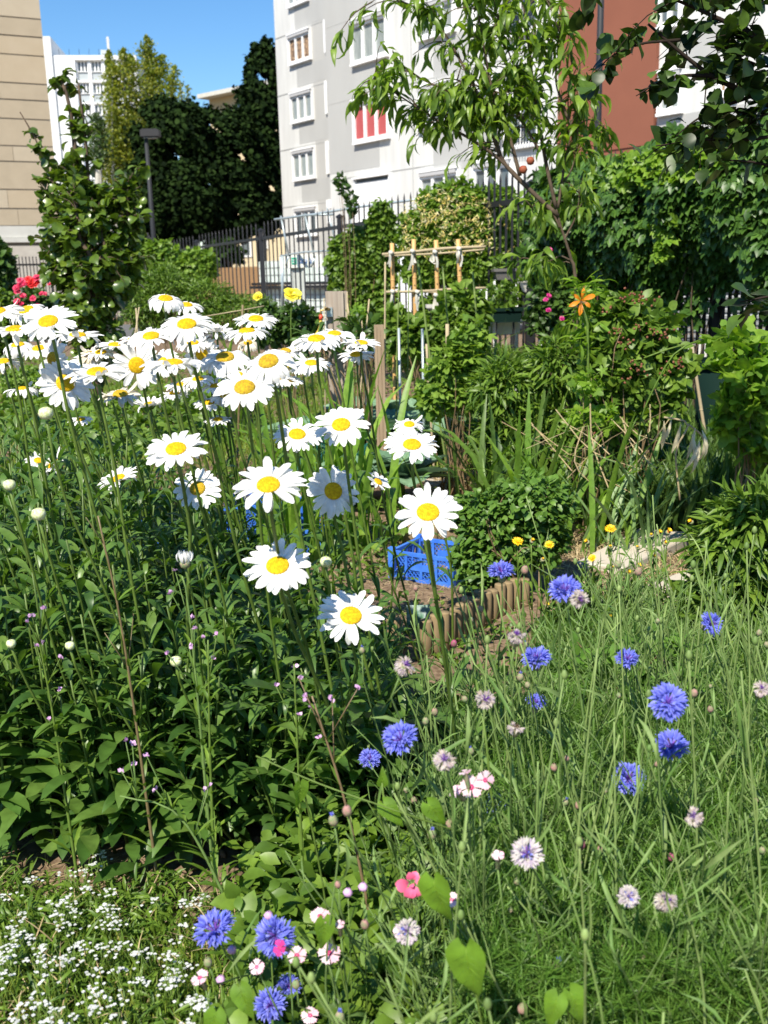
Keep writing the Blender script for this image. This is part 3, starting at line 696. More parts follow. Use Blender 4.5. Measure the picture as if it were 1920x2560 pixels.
def poplar(label, Y, plumes, seed, m=None, n=900, base_px=None):
    bp = P(base_px, 690, Y); base = np.array([bp[0], Y, 0.0]); r = np.random.default_rng(seed)
    t = thing('poplar_tree', label, 'tree', base, 'poplars in front of the white tower block')
    cr = MB(); tr = MB()
    for (x0, y0, x1, y1, w) in plumes:    # plume from its foot (x0,y0) up to its tip (x1,y1), w = half width in px
        a = P(x0, y0, Y + r.uniform(-1, 1)); b = P(x1, y1, Y + r.uniform(-1, 1)); W = w * 1.3 / FPX * Y
        k = int(1.05 * n * np.linalg.norm(b - a) / 6 * (W / .8)); s = r.uniform(0, 1, k) ** .85
        wid = W * np.interp(s, [0, .15, .6, .9, 1], [.5, 1, .95, .55, .08]); dd = r.normal(size=(k, 3)) * [.62, .62, .2]
        dd += .35 * np.stack([np.sin(s * 40 + x0), np.cos(s * 31 + x0), 0 * s], 1)
        p = a + (b - a) * s[:, None] + dd * wid[:, None]
        place(cr, 'flat', p, rdir(k, r, .6), rdir(k, r), .21 * r.uniform(.6, 1.2, k), 1.4, r)
        tr.tube(smooth_line([base + (a - base) * [.3, .3, .2], a, b], 10), np.linspace(.17, .03, 10), 6)
    tr.tube([base, base + [0, 0, 4], (P(plumes[0][0], plumes[0][1], Y))], [.4, .32, .2], 8)
    cr.build('crown', m or M_poplar, t, True); tr.build('trunk', M_palebark, t, True)
poplar('broad yellow-green poplar with pale limbs in front of the white tower', 88, [(300, 430, 272, 128, 17), (312, 400, 310, 122, 20), (330, 400, 328, 138, 16), (282, 420, 281, 155, 15), (300, 520, 293, 300, 30), (335, 500, 330, 280, 24), (265, 500, 268, 350, 14), (320, 560, 320, 420, 36)], 4, None, 1500, 300)
poplar('tallest yellow-green poplar against the blue sky, left of the chestnuts', 92, [(385, 330, 366, 92, 20), (395, 330, 405, 138, 22), (375, 330, 372, 120, 17), (420, 300, 437, 165, 13), (360, 420, 365, 260, 24), (345, 480, 350, 330, 22), (400, 400, 395, 250, 30)], 5, None, 1500, 370)
poplar('small dark narrow poplar at the foot of the white tower', 84, [(245, 420, 240, 285, 17), (252, 420, 250, 300, 15)], 6, M_poplard, 1500, 247)
poplar('faint thin poplar top showing above the dark chestnut', 100, [(455, 290, 452, 205, 8), (470, 290, 470, 215, 7)], 7, None, 700, 458)
# ================================================================ MIDDLE GARDEN
GZ = np.array([1.0, 1.0, 0.0])
def gpt(px, py):
    g = G(px, py); g[2] = 0; return g
def bush(name, label, cat, boxes, Y, kind, m, n, size, base_px, stem=M_brownstem, seed=1, up=.5, droop=-.2, width=1.0, group=None, thick=1.0, shell=.25, leaf='leaves', stems=9, density=None, base_y=None):
    """a leafy shrub: lobes given by picture boxes (x0, y0, x1, y1) at depth Y, thickness = width*thick"""
    r = np.random.default_rng(seed)
    bp = P(base_px, 900, Y); base = np.array([bp[0], Y + (base_y or 0), 0.0]); t = thing(name, label, cat, base, group)
    mb = MB(); st = MB(); ar = np.array([(b[2] - b[0]) * (b[3] - b[1]) for b in boxes], float); ar /= ar.sum()
    for b, f in zip(boxes, ar):
        yy = Y + (b[4] if len(b) > 4 else 0)
        A = P(b[0], b[1], yy); B = P(b[2], b[3], yy); c = (A + B) / 2; rx = abs(B[0] - A[0]) / 2; rz = abs(A[2] - B[2]) / 2; c[1] = yy; ry = rx * thick if thick < 3 else thick - 3
        k = int(n * f); d = rdir(k, r); tt = r.uniform(shell, 1, k) ** .5
        p = c + d * tt[:, None] * [rx, ry, rz] * (1 + .16 * np.sin(d[:, 0:1] * 8 + c[0] * 3) * np.cos(d[:, 2:3] * 7 + c[2]))
        p[:, 2] = np.maximum(p[:, 2], .02)
        fw = unit(d * [1, 1, .4] + r.normal(size=(k, 3)) * .7 + [0, 0, droop]); u = unit(d * .8 + r.normal(size=(k, 3)) * .5 + [0, 0, up])
        place(mb, kind, p, fw, u, size * r.uniform(.6, 1.25, k), width, r)
        for s in range(max(2, int(stems * f * 1.5))):
            e = c + rdir(1, r)[0] * [rx, ry, rz] * r.uniform(.5, 1.02); e[2] = max(e[2], .1)
            st.tube(smooth_line([base + r.normal(size=3) * [.06, .06, 0], (base + e) / 2 + r.normal(size=3) * .05 + [0, 0, .1], e], 7), np.linspace(.006, .002, 7) * min(1.3, max(.7, size * 12)), 5)
    o = mb.build(leaf, m, t, True); st.build('stems', stem, t, True)
    return t

def rods(name, parts, m, t, w=.006, n=6):
    mb = MB()
    for p in parts: mb.tube(p, w, n)
    return mb.build(name, m, t, True)

# fence-side plants, back to front
bush('yellow_green_hedge', 'yellow-green hedge behind the fence at the foot of the street lamp', 'hedge', [(350, 600, 455, 710), (420, 625, 545, 720), (300, 590, 380, 700)], 19, 'flat', M_honey, 5200, .12, 420, seed=2, thick=.5)
bush('dark_shrub', 'dark bronze shrub at the left edge above the green bush', 'shrub', [(-60, 600, 34, 740)], 12, 'flat', M_dark, 2600, .10, -10, seed=3)
bush('green_shrub', 'light green bush at the left edge beside the red rose bush', 'shrub', [(-80, 715, 40, 850), (-60, 780, 70, 900)], 9.5, 'flat', M_mid, 3200, .07, 0, seed=4)
bush('hedge_strip', 'fine-leaved green weedy hedge between the pear tree and the iron fence', 'hedge', [(300, 690, 420, 830), (350, 660, 480, 810), (440, 700, 590, 800), (480, 740, 700, 830)], 9.5, 'lancen', M_mid, 11000, .075, 420, seed=5, thick=.6)
bush('clipped_box_bush', 'low yellow-green box bush between the daisies at the left', 'shrub', [(0, 920, 130, 1010), (60, 930, 180, 990)], 6.0, 'flat', M_honey, 3500, .03, 60, seed=6)
bush('climbing_creeper', 'dark columnar creeper growing up the iron fence beside the wooden tap post', 'climber', [(820, 590, 900, 760), (850, 560, 930, 850), (900, 540, 990, 760), (880, 700, 1000, 860), (925, 500, 985, 620)], 11.0, 'ovate', M_mid, 9000, .085, 905, seed=8, thick=.35, droop=-.9, up=0)
bush('rose_shoot', 'thin leafy shoot rising above the fence in front of the white shutter', 'shoot', [(850, 450, 868, 490), (868, 480, 890, 540), (845, 440, 862, 462)], 10.8, 'ovate', M_dark, 150, .07, 872, seed=9, thick=.6, stems=2)

# pear tree
def branch_tree(name, label, cat, limbs, Y, base, m, mbark, kind, size, seed, twigs=14, tl=.28, leaves=9, droop=-.5, width=1.0, r0=.03, up=(0, 0, 1), jit=.12, fan=1.0, trunk_name='trunk', crown='crown'):
    r = np.random.default_rng(seed); t = thing(name, label, cat, base); W = MB(); Lf = MB()
    for L in limbs:
        pts = [np.array(base) if p is None else (P(p[0], p[1], Y + (p[2] if len(p) > 2 else 0))) for p in L['p']]
        ln = smooth_line(pts, 26); rr = L.get('r', r0) * (.62 if kind == 'peach' else 1); W.tube(ln, np.linspace(rr, rr * .22, 26), 7)
        length = np.linalg.norm(np.diff(ln, axis=0), axis=1).sum(); k = int(twigs * length * L.get('d', 1)); s0 = L.get('from', .3)
        for s in r.uniform(s0, 1.0, k):
            i = s * 25; a = ln[int(i)] if i < 25 else ln[25]; b = ln[min(25, int(i) + 1)]; p0 = a + (b - a) * (i % 1); ax = unit(b - a + 1e-6)
            d = unit(rdir(1, r)[0] * fan + ax * .7 + np.array([0, 0, .25])); q = tl * r.uniform(.4, 1.2) * L.get('t', 1)
            tw = smooth_line([p0, p0 + d * q * .5, p0 + d * q + [0, 0, -.25 * q]], 6); W.tube(tw, np.linspace(.0035, .0015, 6) * (Y / 5), 4)
            n = max(3, int(leaves * r.uniform(.6, 1.3))); ss = r.uniform(.1, 1.05, n); pp = p0 + (tw[-1] - p0) * ss[:, None] + r.normal(size=(n, 3)) * .012
            fw = unit(d * .7 + rdir(n, r) * .9 + [0, 0, droop]); place(Lf, kind, pp, fw, unit(rdir(n, r) * .6 + up), size * r.uniform(.55, 1.2, n), width, r)
        # leaves along the limb tip itself
        n = max(1, int(14 * L.get('d', 1))); ss = r.uniform(max(s0, .5), 1, n); pp = np.array([ln[int(s * 25)] for s in ss]) + r.normal(size=(n, 3)) * .02
        place(Lf, kind, pp, unit(rdir(n, r) + [0, 0, droop]), unit(rdir(n, r) * .6 + up), size * r.uniform(.6, 1.15, n), width, r)
    Lf.build(crown, m, t, True); W.build(trunk_name, mbark, t, True); return t
b0 = P(215, 800, 7); b0[2] = 0
branch_tree('pear_tree', 'young pear tree with glossy round leaves in front of the limestone building', 'tree', [
    dict(p=[None, (222, 760), (215, 640), (205, 520), (190, 400), (180, 300), (165, 230), (150, 195)], r=.045, d=.42, t=.5),
    dict(p=[None, (216, 700), (228, 600), (222, 480), (215, 360), (205, 280), (196, 210)], r=.03, d=.55, t=.6),
    dict(p=[None, (200, 680), (170, 560), (130, 450), (90, 350), (62, 300), (50, 280)], r=.02, d=.5, t=.4, **{'from': .45}),
    dict(p=[None, (250, 720), (270, 620), (268, 540), (262, 470)], r=.03, d=1.5),
    dict(p=[None, (260, 740), (310, 640), (318, 540), (322, 450)], r=.03, d=1.7),
    dict(p=[None, (200, 720), (155, 640), (130, 560), (125, 490)], r=.03, d=1.6),
    dict(p=[None, (190, 740), (150, 700), (140, 650)], r=.02, d=1.6), dict(p=[None, (250, 745), (300, 700), (325, 650)], r=.02, d=2.0),
    dict(p=[None, (240, 700, -.3), (200, 600, -.3), (190, 500, -.2), (180, 430)], r=.03, d=1.6),
    dict(p=[None, (225, 700, -.3), (270, 640, -.3), (240, 560, -.2), (250, 500)], r=.03, d=1.6),
], 7.0, b0, M_pear, M_bark, 'round', .088, 21, twigs=24, tl=.16, leaves=7, droop=-.7)

# honeysuckle over the fence
hs = bush('honeysuckle', 'honeysuckle in cream and yellow flower spilling over the fence behind the bamboo trellis', 'climber', [(1000, 520, 1130, 680), (1040, 455, 1230, 640), (1150, 470, 1310, 660), (1100, 600, 1290, 740), (1010, 640, 1120, 720), (1050, 740, 1130, 800), (1180, 650, 1360, 800), (1200, 520, 1330, 700)], 9.35, 'ovate', M_honey, 21000, .075, 1150, seed=11, thick=.35, up=.4, stems=22)
r = np.random.default_rng(5); mb = MB(); N = 270
pp = np.stack([r.uniform(1000, 1280, N), r.uniform(465, 640, N)], 1); k = np.minimum(1, .35 + (pp[:, 0] < 1230) * .6); keep = (r.uniform(size=N) < k) & (pp[:, 1] > 470 + np.abs(pp[:, 0] - 1130) * .35); pp = pp[keep]
c = np.array([P(x, y, 9.05 + r.uniform(-.12, .15)) for x, y in pp]);
for q in range(5): place(mb, 'lancen', c + r.normal(size=c.shape) * .012, rdir(len(c), r, .3), rdir(len(c), r), .042, 1.3, r)
mb.build('blossoms', M_cream, hs, True)

# creeper hedge at the right: leaves laid over the fence panels
def creeper():
    t = thing('creeper_hedge', 'thick dark green creeper hedge covering the top of the fence, right of the peach tree', 'hedge', fline(1700)); r = np.random.default_rng(12); mb = MB(); N = 12500
    px = r.uniform(1405, 2010, N); top = 1.90 + .06 * np.sin(px * .03) + .05 * np.sin(px * .011) + r.uniform(-.12, .08, N)
    bot = 1.08 + .12 * np.sin(px * .021 + 1) + .06 * np.sin(px * .07); z = bot + (top - bot) * r.uniform(0, 1, N) ** .85
    strag = r.uniform(size=N) < .06; z[strag] -= r.uniform(.1, .35, strag.sum())
    f = np.array([fline(p) for p in px]); q2 = np.array([fline(p + 5) for p in px]); d = unit(q2 - f); n = np.stack([d[:, 1], -d[:, 0], 0 * d[:, 0]], 1); n *= np.sign((-f * n).sum(1))[:, None]
    bulge = .30 * np.sin(np.clip((z - bot) / (top - bot), .05, 1) * 2.6) + .10 + .08 * np.sin(px * .045) * np.sin(z * 7)
    dep = r.uniform(0, 1, N) ** .4; w = f + n * (bulge * (dep * 1.4 - .4))[:, None]; w[:, 2] = z
    place(mb, 'palm5', w, unit(r.normal(size=(N, 3)) * .5 + n * .5 + [0, 0, -.75]), unit(n + [0, 0, .8] + r.normal(size=(N, 3)) * .4), .088 * r.uniform(.6, 1.2, N), 1, r)
    mb.build('leaves', M_ivy, t, True)
    mb = MB(); N = 260; px = r.normal(1700, 70, N); z = 1.80 + r.uniform(-.1, .1, N); i = r.uniform(size=N) < .35; px[i] = r.normal(1730, 9, i.sum()); z[i] = r.uniform(1.25, 1.75, i.sum())
    w = np.array([fline(p) for p in px]) + [-.3, -.32, 0]; w[:, 2] = z; place(mb, 'palm5', w, unit(r.normal(size=(N, 3)) * .5 + [0, -.3, -.5]), unit(r.normal(size=(N, 3)) * .4 + [0, -.5, .8]), .085, 1, r)
    mb.build('young_leaves', M_limeleaf, t, True)
    mb = MB()
    for k in range(34):
        p = fline(r.uniform(1420, 1990)); x = r.normal(size=4) * .08; mb.tube(smooth_line([p + [x[0], -.05, .02], p + [x[1], -.07, .5], p + [x[2], -.1, 1.0], p + [x[3], -.1, 1.5]], 9), np.linspace(.006, .003, 9), 5)
    mb.build('stems', M_bark, t, True)
creeper()

# peach tree
b0 = P(1455, 760, 5); b0[2] = 0
branch_tree('peach_tree', 'slender peach tree with long curling leaves in front of the apartment block', 'tree', [
    dict(p=[None, (1440, 740), (1425, 640), (1400, 560), (1385, 500)], r=.032, d=.2),
    dict(p=[(1395, 540), (1330, 480), (1262, 410), (1235, 340), (1200, 280), (1120, 230), (1040, 190), (985, 150)], r=.02, d=1.0, **{'from': .35}),
    dict(p=[(1330, 480), (1250, 400), (1180, 350), (1100, 305), (1030, 260), (960, 215), (925, 195)], r=.016, d=1.15, **{'from': .35}),
    dict(p=[(1250, 390), (1200, 250), (1150, 150), (1100, 70), (1040, 20), (960, -10), (930, 5)], r=.016, d=1.0, **{'from': .2}),
    dict(p=[(1390, 520), (1370, 430), (1350, 330), (1335, 220), (1320, 100), (1300, -40)], r=.016, d=1.0, **{'from': .22}),
    dict(p=[(1390, 520), (1362, 400), (1345, 300), (1290, 180), (1250, 60), (1220, -60)], r=.013, d=1.05, **{'from': .22}),
    dict(p=[(1300, 440), (1270, 330), (1230, 220), (1210, 120), (1190, 0), (1170, -60)], r=.016, d=1.1, **{'from': .3}),
    dict(p=[(1395, 520), (1410, 420), (1425, 330), (1420, 250), (1430, 160)], r=.012, d=.5, **{'from': .15}),
    dict(p=[(1420, 330), (1450, 250), (1480, 200), (1490, 170)], r=.006, d=.6, t=.5), dict(p=[(1420, 300), (1390, 200), (1400, 100), (1380, 30), (1350, -30)], r=.012, d=1.1),
    dict(p=[(1310, 300), (1260, 240), (1180, 210), (1140, 200)], r=.012, d=1.4), dict(p=[(1350, 380), (1300, 300), (1240, 270), (1180, 250)], r=.012, d=1.3),
    dict(p=[(1400, 570), (1380, 530), (1350, 500), (1330, 520)], r=.01, d=1.4), dict(p=[(1410, 600), (1440, 540), (1450, 480)], r=.01, d=1.2),
    dict(p=[(1425, 650), (1400, 640), (1380, 650), (1340, 660)], r=.008, d=1.2), dict(p=[(1420, 330), (1470, 300), (1510, 315)], r=.006, d=.8, t=.5),
    dict(p=[(1400, 470), (1430, 420), (1445, 350), (1440, 300)], r=.008, d=1.2),
], 5.0, b0, M_peach, M_bark, 'peach', .13, 22, twigs=19, tl=.17, leaves=10, droop=-1.0, width=.9, jit=.2)
# extra shoot near the foot of the peach tree with peaches
mb = MB();
for i, (px, py) in enumerate(((1326, 402), (1308, 424))):
    c = P(px, py, 4.95); fr = MB(); fr.lathe([(.001, -.02), (.014, -.015), (.02, 0), (.015, .014), (.004, .018), (.001, .015)], c, (0, .2, 1), 10)
    tag(fr.build('peach_fruit', mat('peach_skin%d' % i, (.22, .03, .03), .6, .2, (30, (.30, .10, .04))), None, True, loc=c), ['small reddish peach hanging on the tree, the upper one', 'small reddish peach on a low twig, the lower one'][i], 'fruit')

# overhanging branches at the top right (trunk stands outside the frame)
b0 = np.array([2.1, 3.0, 0.0])
branch_tree('overhanging_tree', 'tree toned dark as if backlit whose leafy branches hang in from the top right corner', 'tree', [
    dict(p=[None, (2250, 600), (2200, 200), (2100, 20)], r=.06, d=.1),
    dict(p=[(2200, 420), (2050, 330), (1900, 250), (1780, 190), (1700, 130), (1620, 60)], r=.015, d=.9, **{'from': .3}),
    dict(p=[(2200, 300), (2050, 200), (1900, 100), (1760, 30), (1640, -20)], r=.014, d=1.35, **{'from': .2}),
    dict(p=[(2100, -10), (1950, -20), (1800, -30), (1650, -40), (1480, -40)], r=.014, d=1.4, **{'from': .2}),
    dict(p=[(2150, 330), (1980, 335), (1860, 350), (1750, 350), (1640, 365)], r=.008, d=.9, t=.55, **{'from': .3}),
    dict(p=[(2150, 420), (1990, 425), (1880, 405), (1800, 400)], r=.008, d=.7, t=.5, **{'from': .2}),
    dict(p=[(1880, 240), (1800, 270), (1740, 300), (1690, 340)], r=.006, d=.5, t=.5), dict(p=[(1780, 190), (1700, 190), (1640, 210), (1590, 240)], r=.006, d=.9, t=.45),
    dict(p=[(2150, 200), (1980, 170), (1880, 160), (1800, 110)], r=.008, d=1.2, t=.8), dict(p=[(2150, 280), (2000, 260), (1900, 290), (1850, 280)], r=.008, d=1.0, t=.7),
    dict(p=[(1700, 100), (1600, 110), (1530, 140), (1490, 180)], r=.005, d=.9, t=.45),
    dict(p=[(2100, 700, -.6), (2000, 730, -.6), (1930, 740, -.6), (1850, 755, -.6)], r=.006, d=.5, t=.3),
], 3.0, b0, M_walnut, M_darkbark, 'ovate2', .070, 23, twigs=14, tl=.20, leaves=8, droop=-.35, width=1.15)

# red rose bush, yellow roses
rb = bush('red_rose_bush', 'rose bush with red and pink blooms left of the pear tree', 'rose bush', [(40, 720, 130, 830), (60, 780, 180, 840)], 8.0, 'ovate', M_dark, 1400, .06, 85, seed=13)
def rose(parent, px, py, Y, s, m, r, name='rose_bloom', up=0.0):
    c = P(px, py, Y); mb = MB(); ax = unit(np.array([r.uniform(-.4, .4), -.75, .75])); u = unit(np.cross(ax, [1.0, .1, 0])); v = np.cross(ax, u)
    for ring, (n, tilt, sc_) in enumerate(((6, .35, 1.0), (6, .9, .9), (5, 1.7, .75), (4, 3.2, .6))):
        a = (np.arange(n) * 2 * math.pi / n + ring * .5 + r.uniform(0, 1))[:, None]; rad = np.cos(a) * u + np.sin(a) * v
        place(mb, 'round', c + rad * s * .05, unit(rad + tilt * ax), unit(ax - rad * .8 * tilt), s * sc_ * r.uniform(.85, 1.1, n), 1.45, r)
    return mb.build(name, m, parent, True)
def rose_flat(parent, px, py, Y, s, m, r, name='rose_bloom', up=0.0):
    c = P(px, py, Y); mb = MB()
    for ring, (n, tilt, sc_) in enumerate(((5, .25, 1.0), (5, .7, .85), (4, 1.3, .65), (3, 3, .5))):
        a = np.arange(n) * 2 * math.pi / n + ring * .5 + r.uniform(0, 1); f = unit(np.stack([np.cos(a), np.sin(a), np.full(n, tilt + up * .5)], 1) + [0, -.5 * (up > 0), 0]); uv_ = unit(np.stack([-np.cos(a) * .6, -np.sin(a) * .6, np.ones(n)], 1))
        place(mb, 'round', np.repeat([c], n, 0), f, uv_, s * sc_, 1.5, r)
    return mb.build(name, m, parent, True)
r = np.random.default_rng(14)
for (x, y, s, k) in ((52, 703, 1, 0), (66, 710, 1.3, 0), (80, 706, 1.5, 1), (86, 712, 1.5, 1), (93, 696, 1.1, 0), (112, 695, .9, 0), (42, 722, 1, 0), (50, 715, .9, 0), (44, 730, .9, 0), (57, 741, .9, 0), (83, 747, .9, 0), (44, 755, 1, 0), (54, 762, .8, 0), (125, 711, .6, 0), (93, 765, .7, 0), (145, 750, .6, 0), (72, 700, 1, 1), (104, 735, .7, 0), (112, 735, .6, 0), (240, 806, .6, 0), (232, 812, .6, 0)):
    rose(rb, x, y, 7.75, .033 * s, M_red if k else M_rose, r)
yb = bush('yellow_rose_bush', 'yellow rose bush with one large open bloom in front of the fence', 'rose bush', [(620, 780, 720, 860), (690, 760, 800, 860), (640, 760, 690, 820)], 6.4, 'ovate', M_dark, 1700, .05, 730, seed=15, stem=M_redstem)
rose(yb, 730, 741, 6.2, .062, M_yellow, r); rose(yb, 645, 743, 6.2, .036, M_yellow, r); rods('stems', [smooth_line([P(728, 860, 6.2), P(727, 800, 6.2), P(730, 745, 6.2)], 6), smooth_line([P(655, 860, 6.2), P(650, 800, 6.2), P(645, 746, 6.2)], 6)], M_stem, yb, .004)

# tap post, stakes, canes
t = thing('tap_post', 'broad weathered wooden post carrying a brass tap and yellow hose', 'post', P(840, 900, 6) * GZ)
a = P(813, 729, 6); b = P(868, 729, 6); mb = MB(); w = (b[0] - a[0])
mb.box((a[0], 6, 0), (a[0] + w * .33, 6.1, a[2])); mb.box((a[0] + w * .335, 5.985, 0), (b[0] - w * .18, 6.1, a[2] - .001)); mb.box((b[0] - w * .175, 6.0, 0), (b[0], 6.1, a[2] - .002)); mb.build('post_board', M_wood, t)
c = P(816, 773, 5.98); mb = MB(); mb.box((c[0], 5.975, c[2] - .045), (c[0] + .035, 5.998, c[2] + .01)); mb.build('tap_plate', M_galv, t)
mb = MB(); mb.tube([c + [.02, 0, 0], c + [-.0, -.03, 0], c + [-.03, -.04, -.005], c + [-.032, -.04, -.03]], .008, 8); mb.box((-.012, -.05, .006), (.012, -.02, .012), None, c); mb.build('tap', M_brass, t, True)
q = c + [-.032, -.04, -.03]; mb = MB(); mb.lathe([(.001, 0), (.011, 0), (.011, -.03), (.001, -.03)], q, (0, 0, 1), 10); mb.build('hose_connector', M_redp, t, True)
mb = MB(); mb.tube(smooth_line([q + [0, 0, -.02], q + [-.002, 0, -.06], P(795, 832, 5.95), P(775, 850, 5.95), P(740, 868, 5.95), P(720, 920, 5.95)], 20), .0105, 8); mb.build('hose', M_hose, t, True)
for (px, py, Y, w, lab) in ((947, 812, 5.6, .054, 'brown flat wooden plank stake standing right of the daisies'),):
    a = P(px, py, Y); mb = MB(); mb.box((-w / 2, 0, 0), (w / 2, .02, a[2]), None, (a[0], Y, 0)); mb.box((-w / 2 + .012, -.003, 0), (-w / 2 + .016, .001, a[2] - .01), None, (a[0], Y, 0)); mb.box((w / 2 - .022, -.003, 0), (w / 2 - .018, .001, a[2] - .03), None, (a[0], Y, 0))
    tag(mb.build('wooden_stake', M_wood2, None, loc=np.array([a[0], Y, 0])), lab, 'stake')
def cane(px0, py0, px1, py1, Y, w, m, label, name='cane', lean=0.0):
    a = P(px0, py0, Y); b = P(px1, py1, Y + lean); d = (b - a); 
    if b[2] > .02: b = a + d * ((a[2]) / (a[2] - b[2])) if a[2] > b[2] else b
    base = np.array([b[0], b[1], 0.0]); pts = smooth_line([base, (a + b) / 2 + rng.normal(size=3) * .004, a], 8); mb = MB(); mb.tube(pts, w, 6)
    for s in (2, 4, 6): mb.lathe([(w, -.004), (w * 1.25, 0), (w, .004)], pts[s], (0, 0, 1), 6)
    return tag(mb.build(name, m, None, True, loc=base), label, 'cane')
for args in ((963, 655, 962, 900, 6.0, .006, M_cane, 'tallest pale split cane just right of the plank stake'), (868, 730, 869, 850, 5.9, .004, M_cane, 'thin pale cane touching the right edge of the tap post'),
             (868, 757, 886, 870, 5.9, .004, M_cane, 'leaning thin cane between the tap post and the lime seedling'), (923, 748, 912, 870, 5.8, .005, M_cane, 'short tan cane leaning right, left of the plank stake'),
             (904, 800, 912, 880, 5.8, .004, M_cane, 'very short tan cane leaning left beside a metal tube'), (810, 745, 811, 880, 5.9, .0035, M_cane, 'thin tan cane touching the left edge of the tap post'),
             (1044, 650, 1088, 960, 5.7, .007, M_greencane, 'long green cane leaning in front of the second bamboo pole'), (1106, 665, 1118, 790, 5.9, .006, M_greencane, 'green cane right of the third bamboo pole'),
             (1182, 680, 1200, 900, 5.9, .006, M_greencane, 'green cane right of the last bamboo pole topped with a bud'), (1022, 690, 1021, 850, 6.3, .004, M_greencane, 'thin green cane behind the second bamboo pole'),
             (998, 680, 996, 810, 6.2, .005, M_greencane, 'short green cane between first and second bamboo poles'), (1118, 810, 1122, 1000, 5.5, .011, M_cane, 'thick grey-brown stake amid the currant bush'),
             (1066, 860, 1072, 960, 5.6, .007, M_cane, 'thin brown stake in front of the cabbages'), (1728, 860, 1745, 970, 5.2, .009, M_cane, 'tan stake beside the dark green bin'),
             (340, 770, 345, 840, 5.6, .004, M_cane, 'left one of two crossed canes behind the daisies'), (348, 768, 338, 840, 5.6, .004, M_cane, 'right one of two crossed canes behind the daisies'),
             (607, 762, 604, 850, 5.6, .007, M_redstem, 'orange-brown cane holding a tight string behind the daisies')):
    cane(*args)
a = P(460, 800, 5.6); b = P(607, 775, 5.6); mb = MB(); mb.tube([a, b, P(660, 765, 5.6)], .003, 5); tag(mb.build('string', M_cane, None, True, loc=a), 'pale string stretched between two canes behind the daisies', 'string')
for (px, py, lab) in ((911, 799, 'short galvanised tube left of the plank stake'), (997, 820, 'short galvanised tube below the first bamboo pole'), (1056, 822, 'galvanised tube below the second bamboo pole')):
    a = P(px, py, 5.9); mb = MB(); mb.tube([(a[0], 5.9, 0), (a[0], 5.9, a[2])], .008, 8); tag(mb.build('metal_tube', M_galv, None, True, loc=np.array([a[0], 5.9, 0])), lab, 'tube')

# bamboo trellis
tr = thing('bamboo_trellis', 'bamboo trellis of four upright poles and cross canes tied with white rags', 'trellis', P(1060, 900, 7.2) * GZ)
Y = 7.2
for (x0, y0, x1, y1) in ((980, 608, 985, 850), (1034, 598, 1040, 870), (1090, 600, 1096, 830), (1145, 598, 1155, 830)):
    a = P(x0, y0, Y); b = P(x1, y1, Y); base = a + (b - a) * (a[2] / (a[2] - b[2])); pts = smooth_line([base, b, a], 12); mb = MB(); mb.tube(pts, .0155, 10)
    for s in (3, 5, 7, 9, 10): mb.lathe([(.0155, -.006), (.0185, 0), (.0155, .006)], pts[s], (0, 0, 1), 10)
    pl = mb.build('pole', M_bamboo, tr, True)
    mb = MB(); 
    for s, f in ((9, .3), (8, .6), (6, .2)): pp = pts[s] + (pts[s + 1] - pts[s]) * f; mb.lathe([(.001, 0), (.0045, .0005), (.0045, .002), (.001, .003)], pp + [0, -.0155, 0], (0, -1, 0), 8)
    mb.build('drill_hole', M_black, pl)
for (pts, w) in (([(955, 636), (1010, 632), (1100, 622), (1180, 618), (1214, 617)], .011), ([(962, 640), (1090, 634), (1210, 624)], .008), ([(965, 730), (1060, 728), (1140, 722), (1214, 720)], .010), ([(1030, 726), (1100, 732), (1170, 735)], .008), ([(1010, 845), (1100, 846), (1214, 842)], .010)):
    mb = MB(); mb.tube(smooth_line([P(x, y, Y - .03) for x, y in pts], 10), w, 6); mb.build('cross_cane', M_cane, tr, True)
r = np.random.default_rng(3)
for (px, py) in ((978, 632), (1032, 628), (1088, 630), (1148, 622), (982, 729), (1044, 730), (1090, 738), (1152, 724), (1040, 845), (1160, 844)):
    c = P(px, py, Y - .045); mb = MB(); mb.lathe([(.002, -.014), (.018, -.011), (.020, 0), (.017, .011), (.002, .014)], c, (.5, 0, 1), 9, .2)
    for k in range(3):
        e = c + [r.uniform(-.03, .02), -.01, -r.uniform(.06, .13)]; s = smooth_line([c, (c + e) / 2 + r.normal(size=3) * .012, e], 6); V = np.concatenate([s - [.009, 0, 0], s + [.007, .004, 0]]); mb.add(V, [[i, i + 1, i + 7, i + 6] for i in range(5)])
    mb.build('rag_tie', M_tie, tr, True)
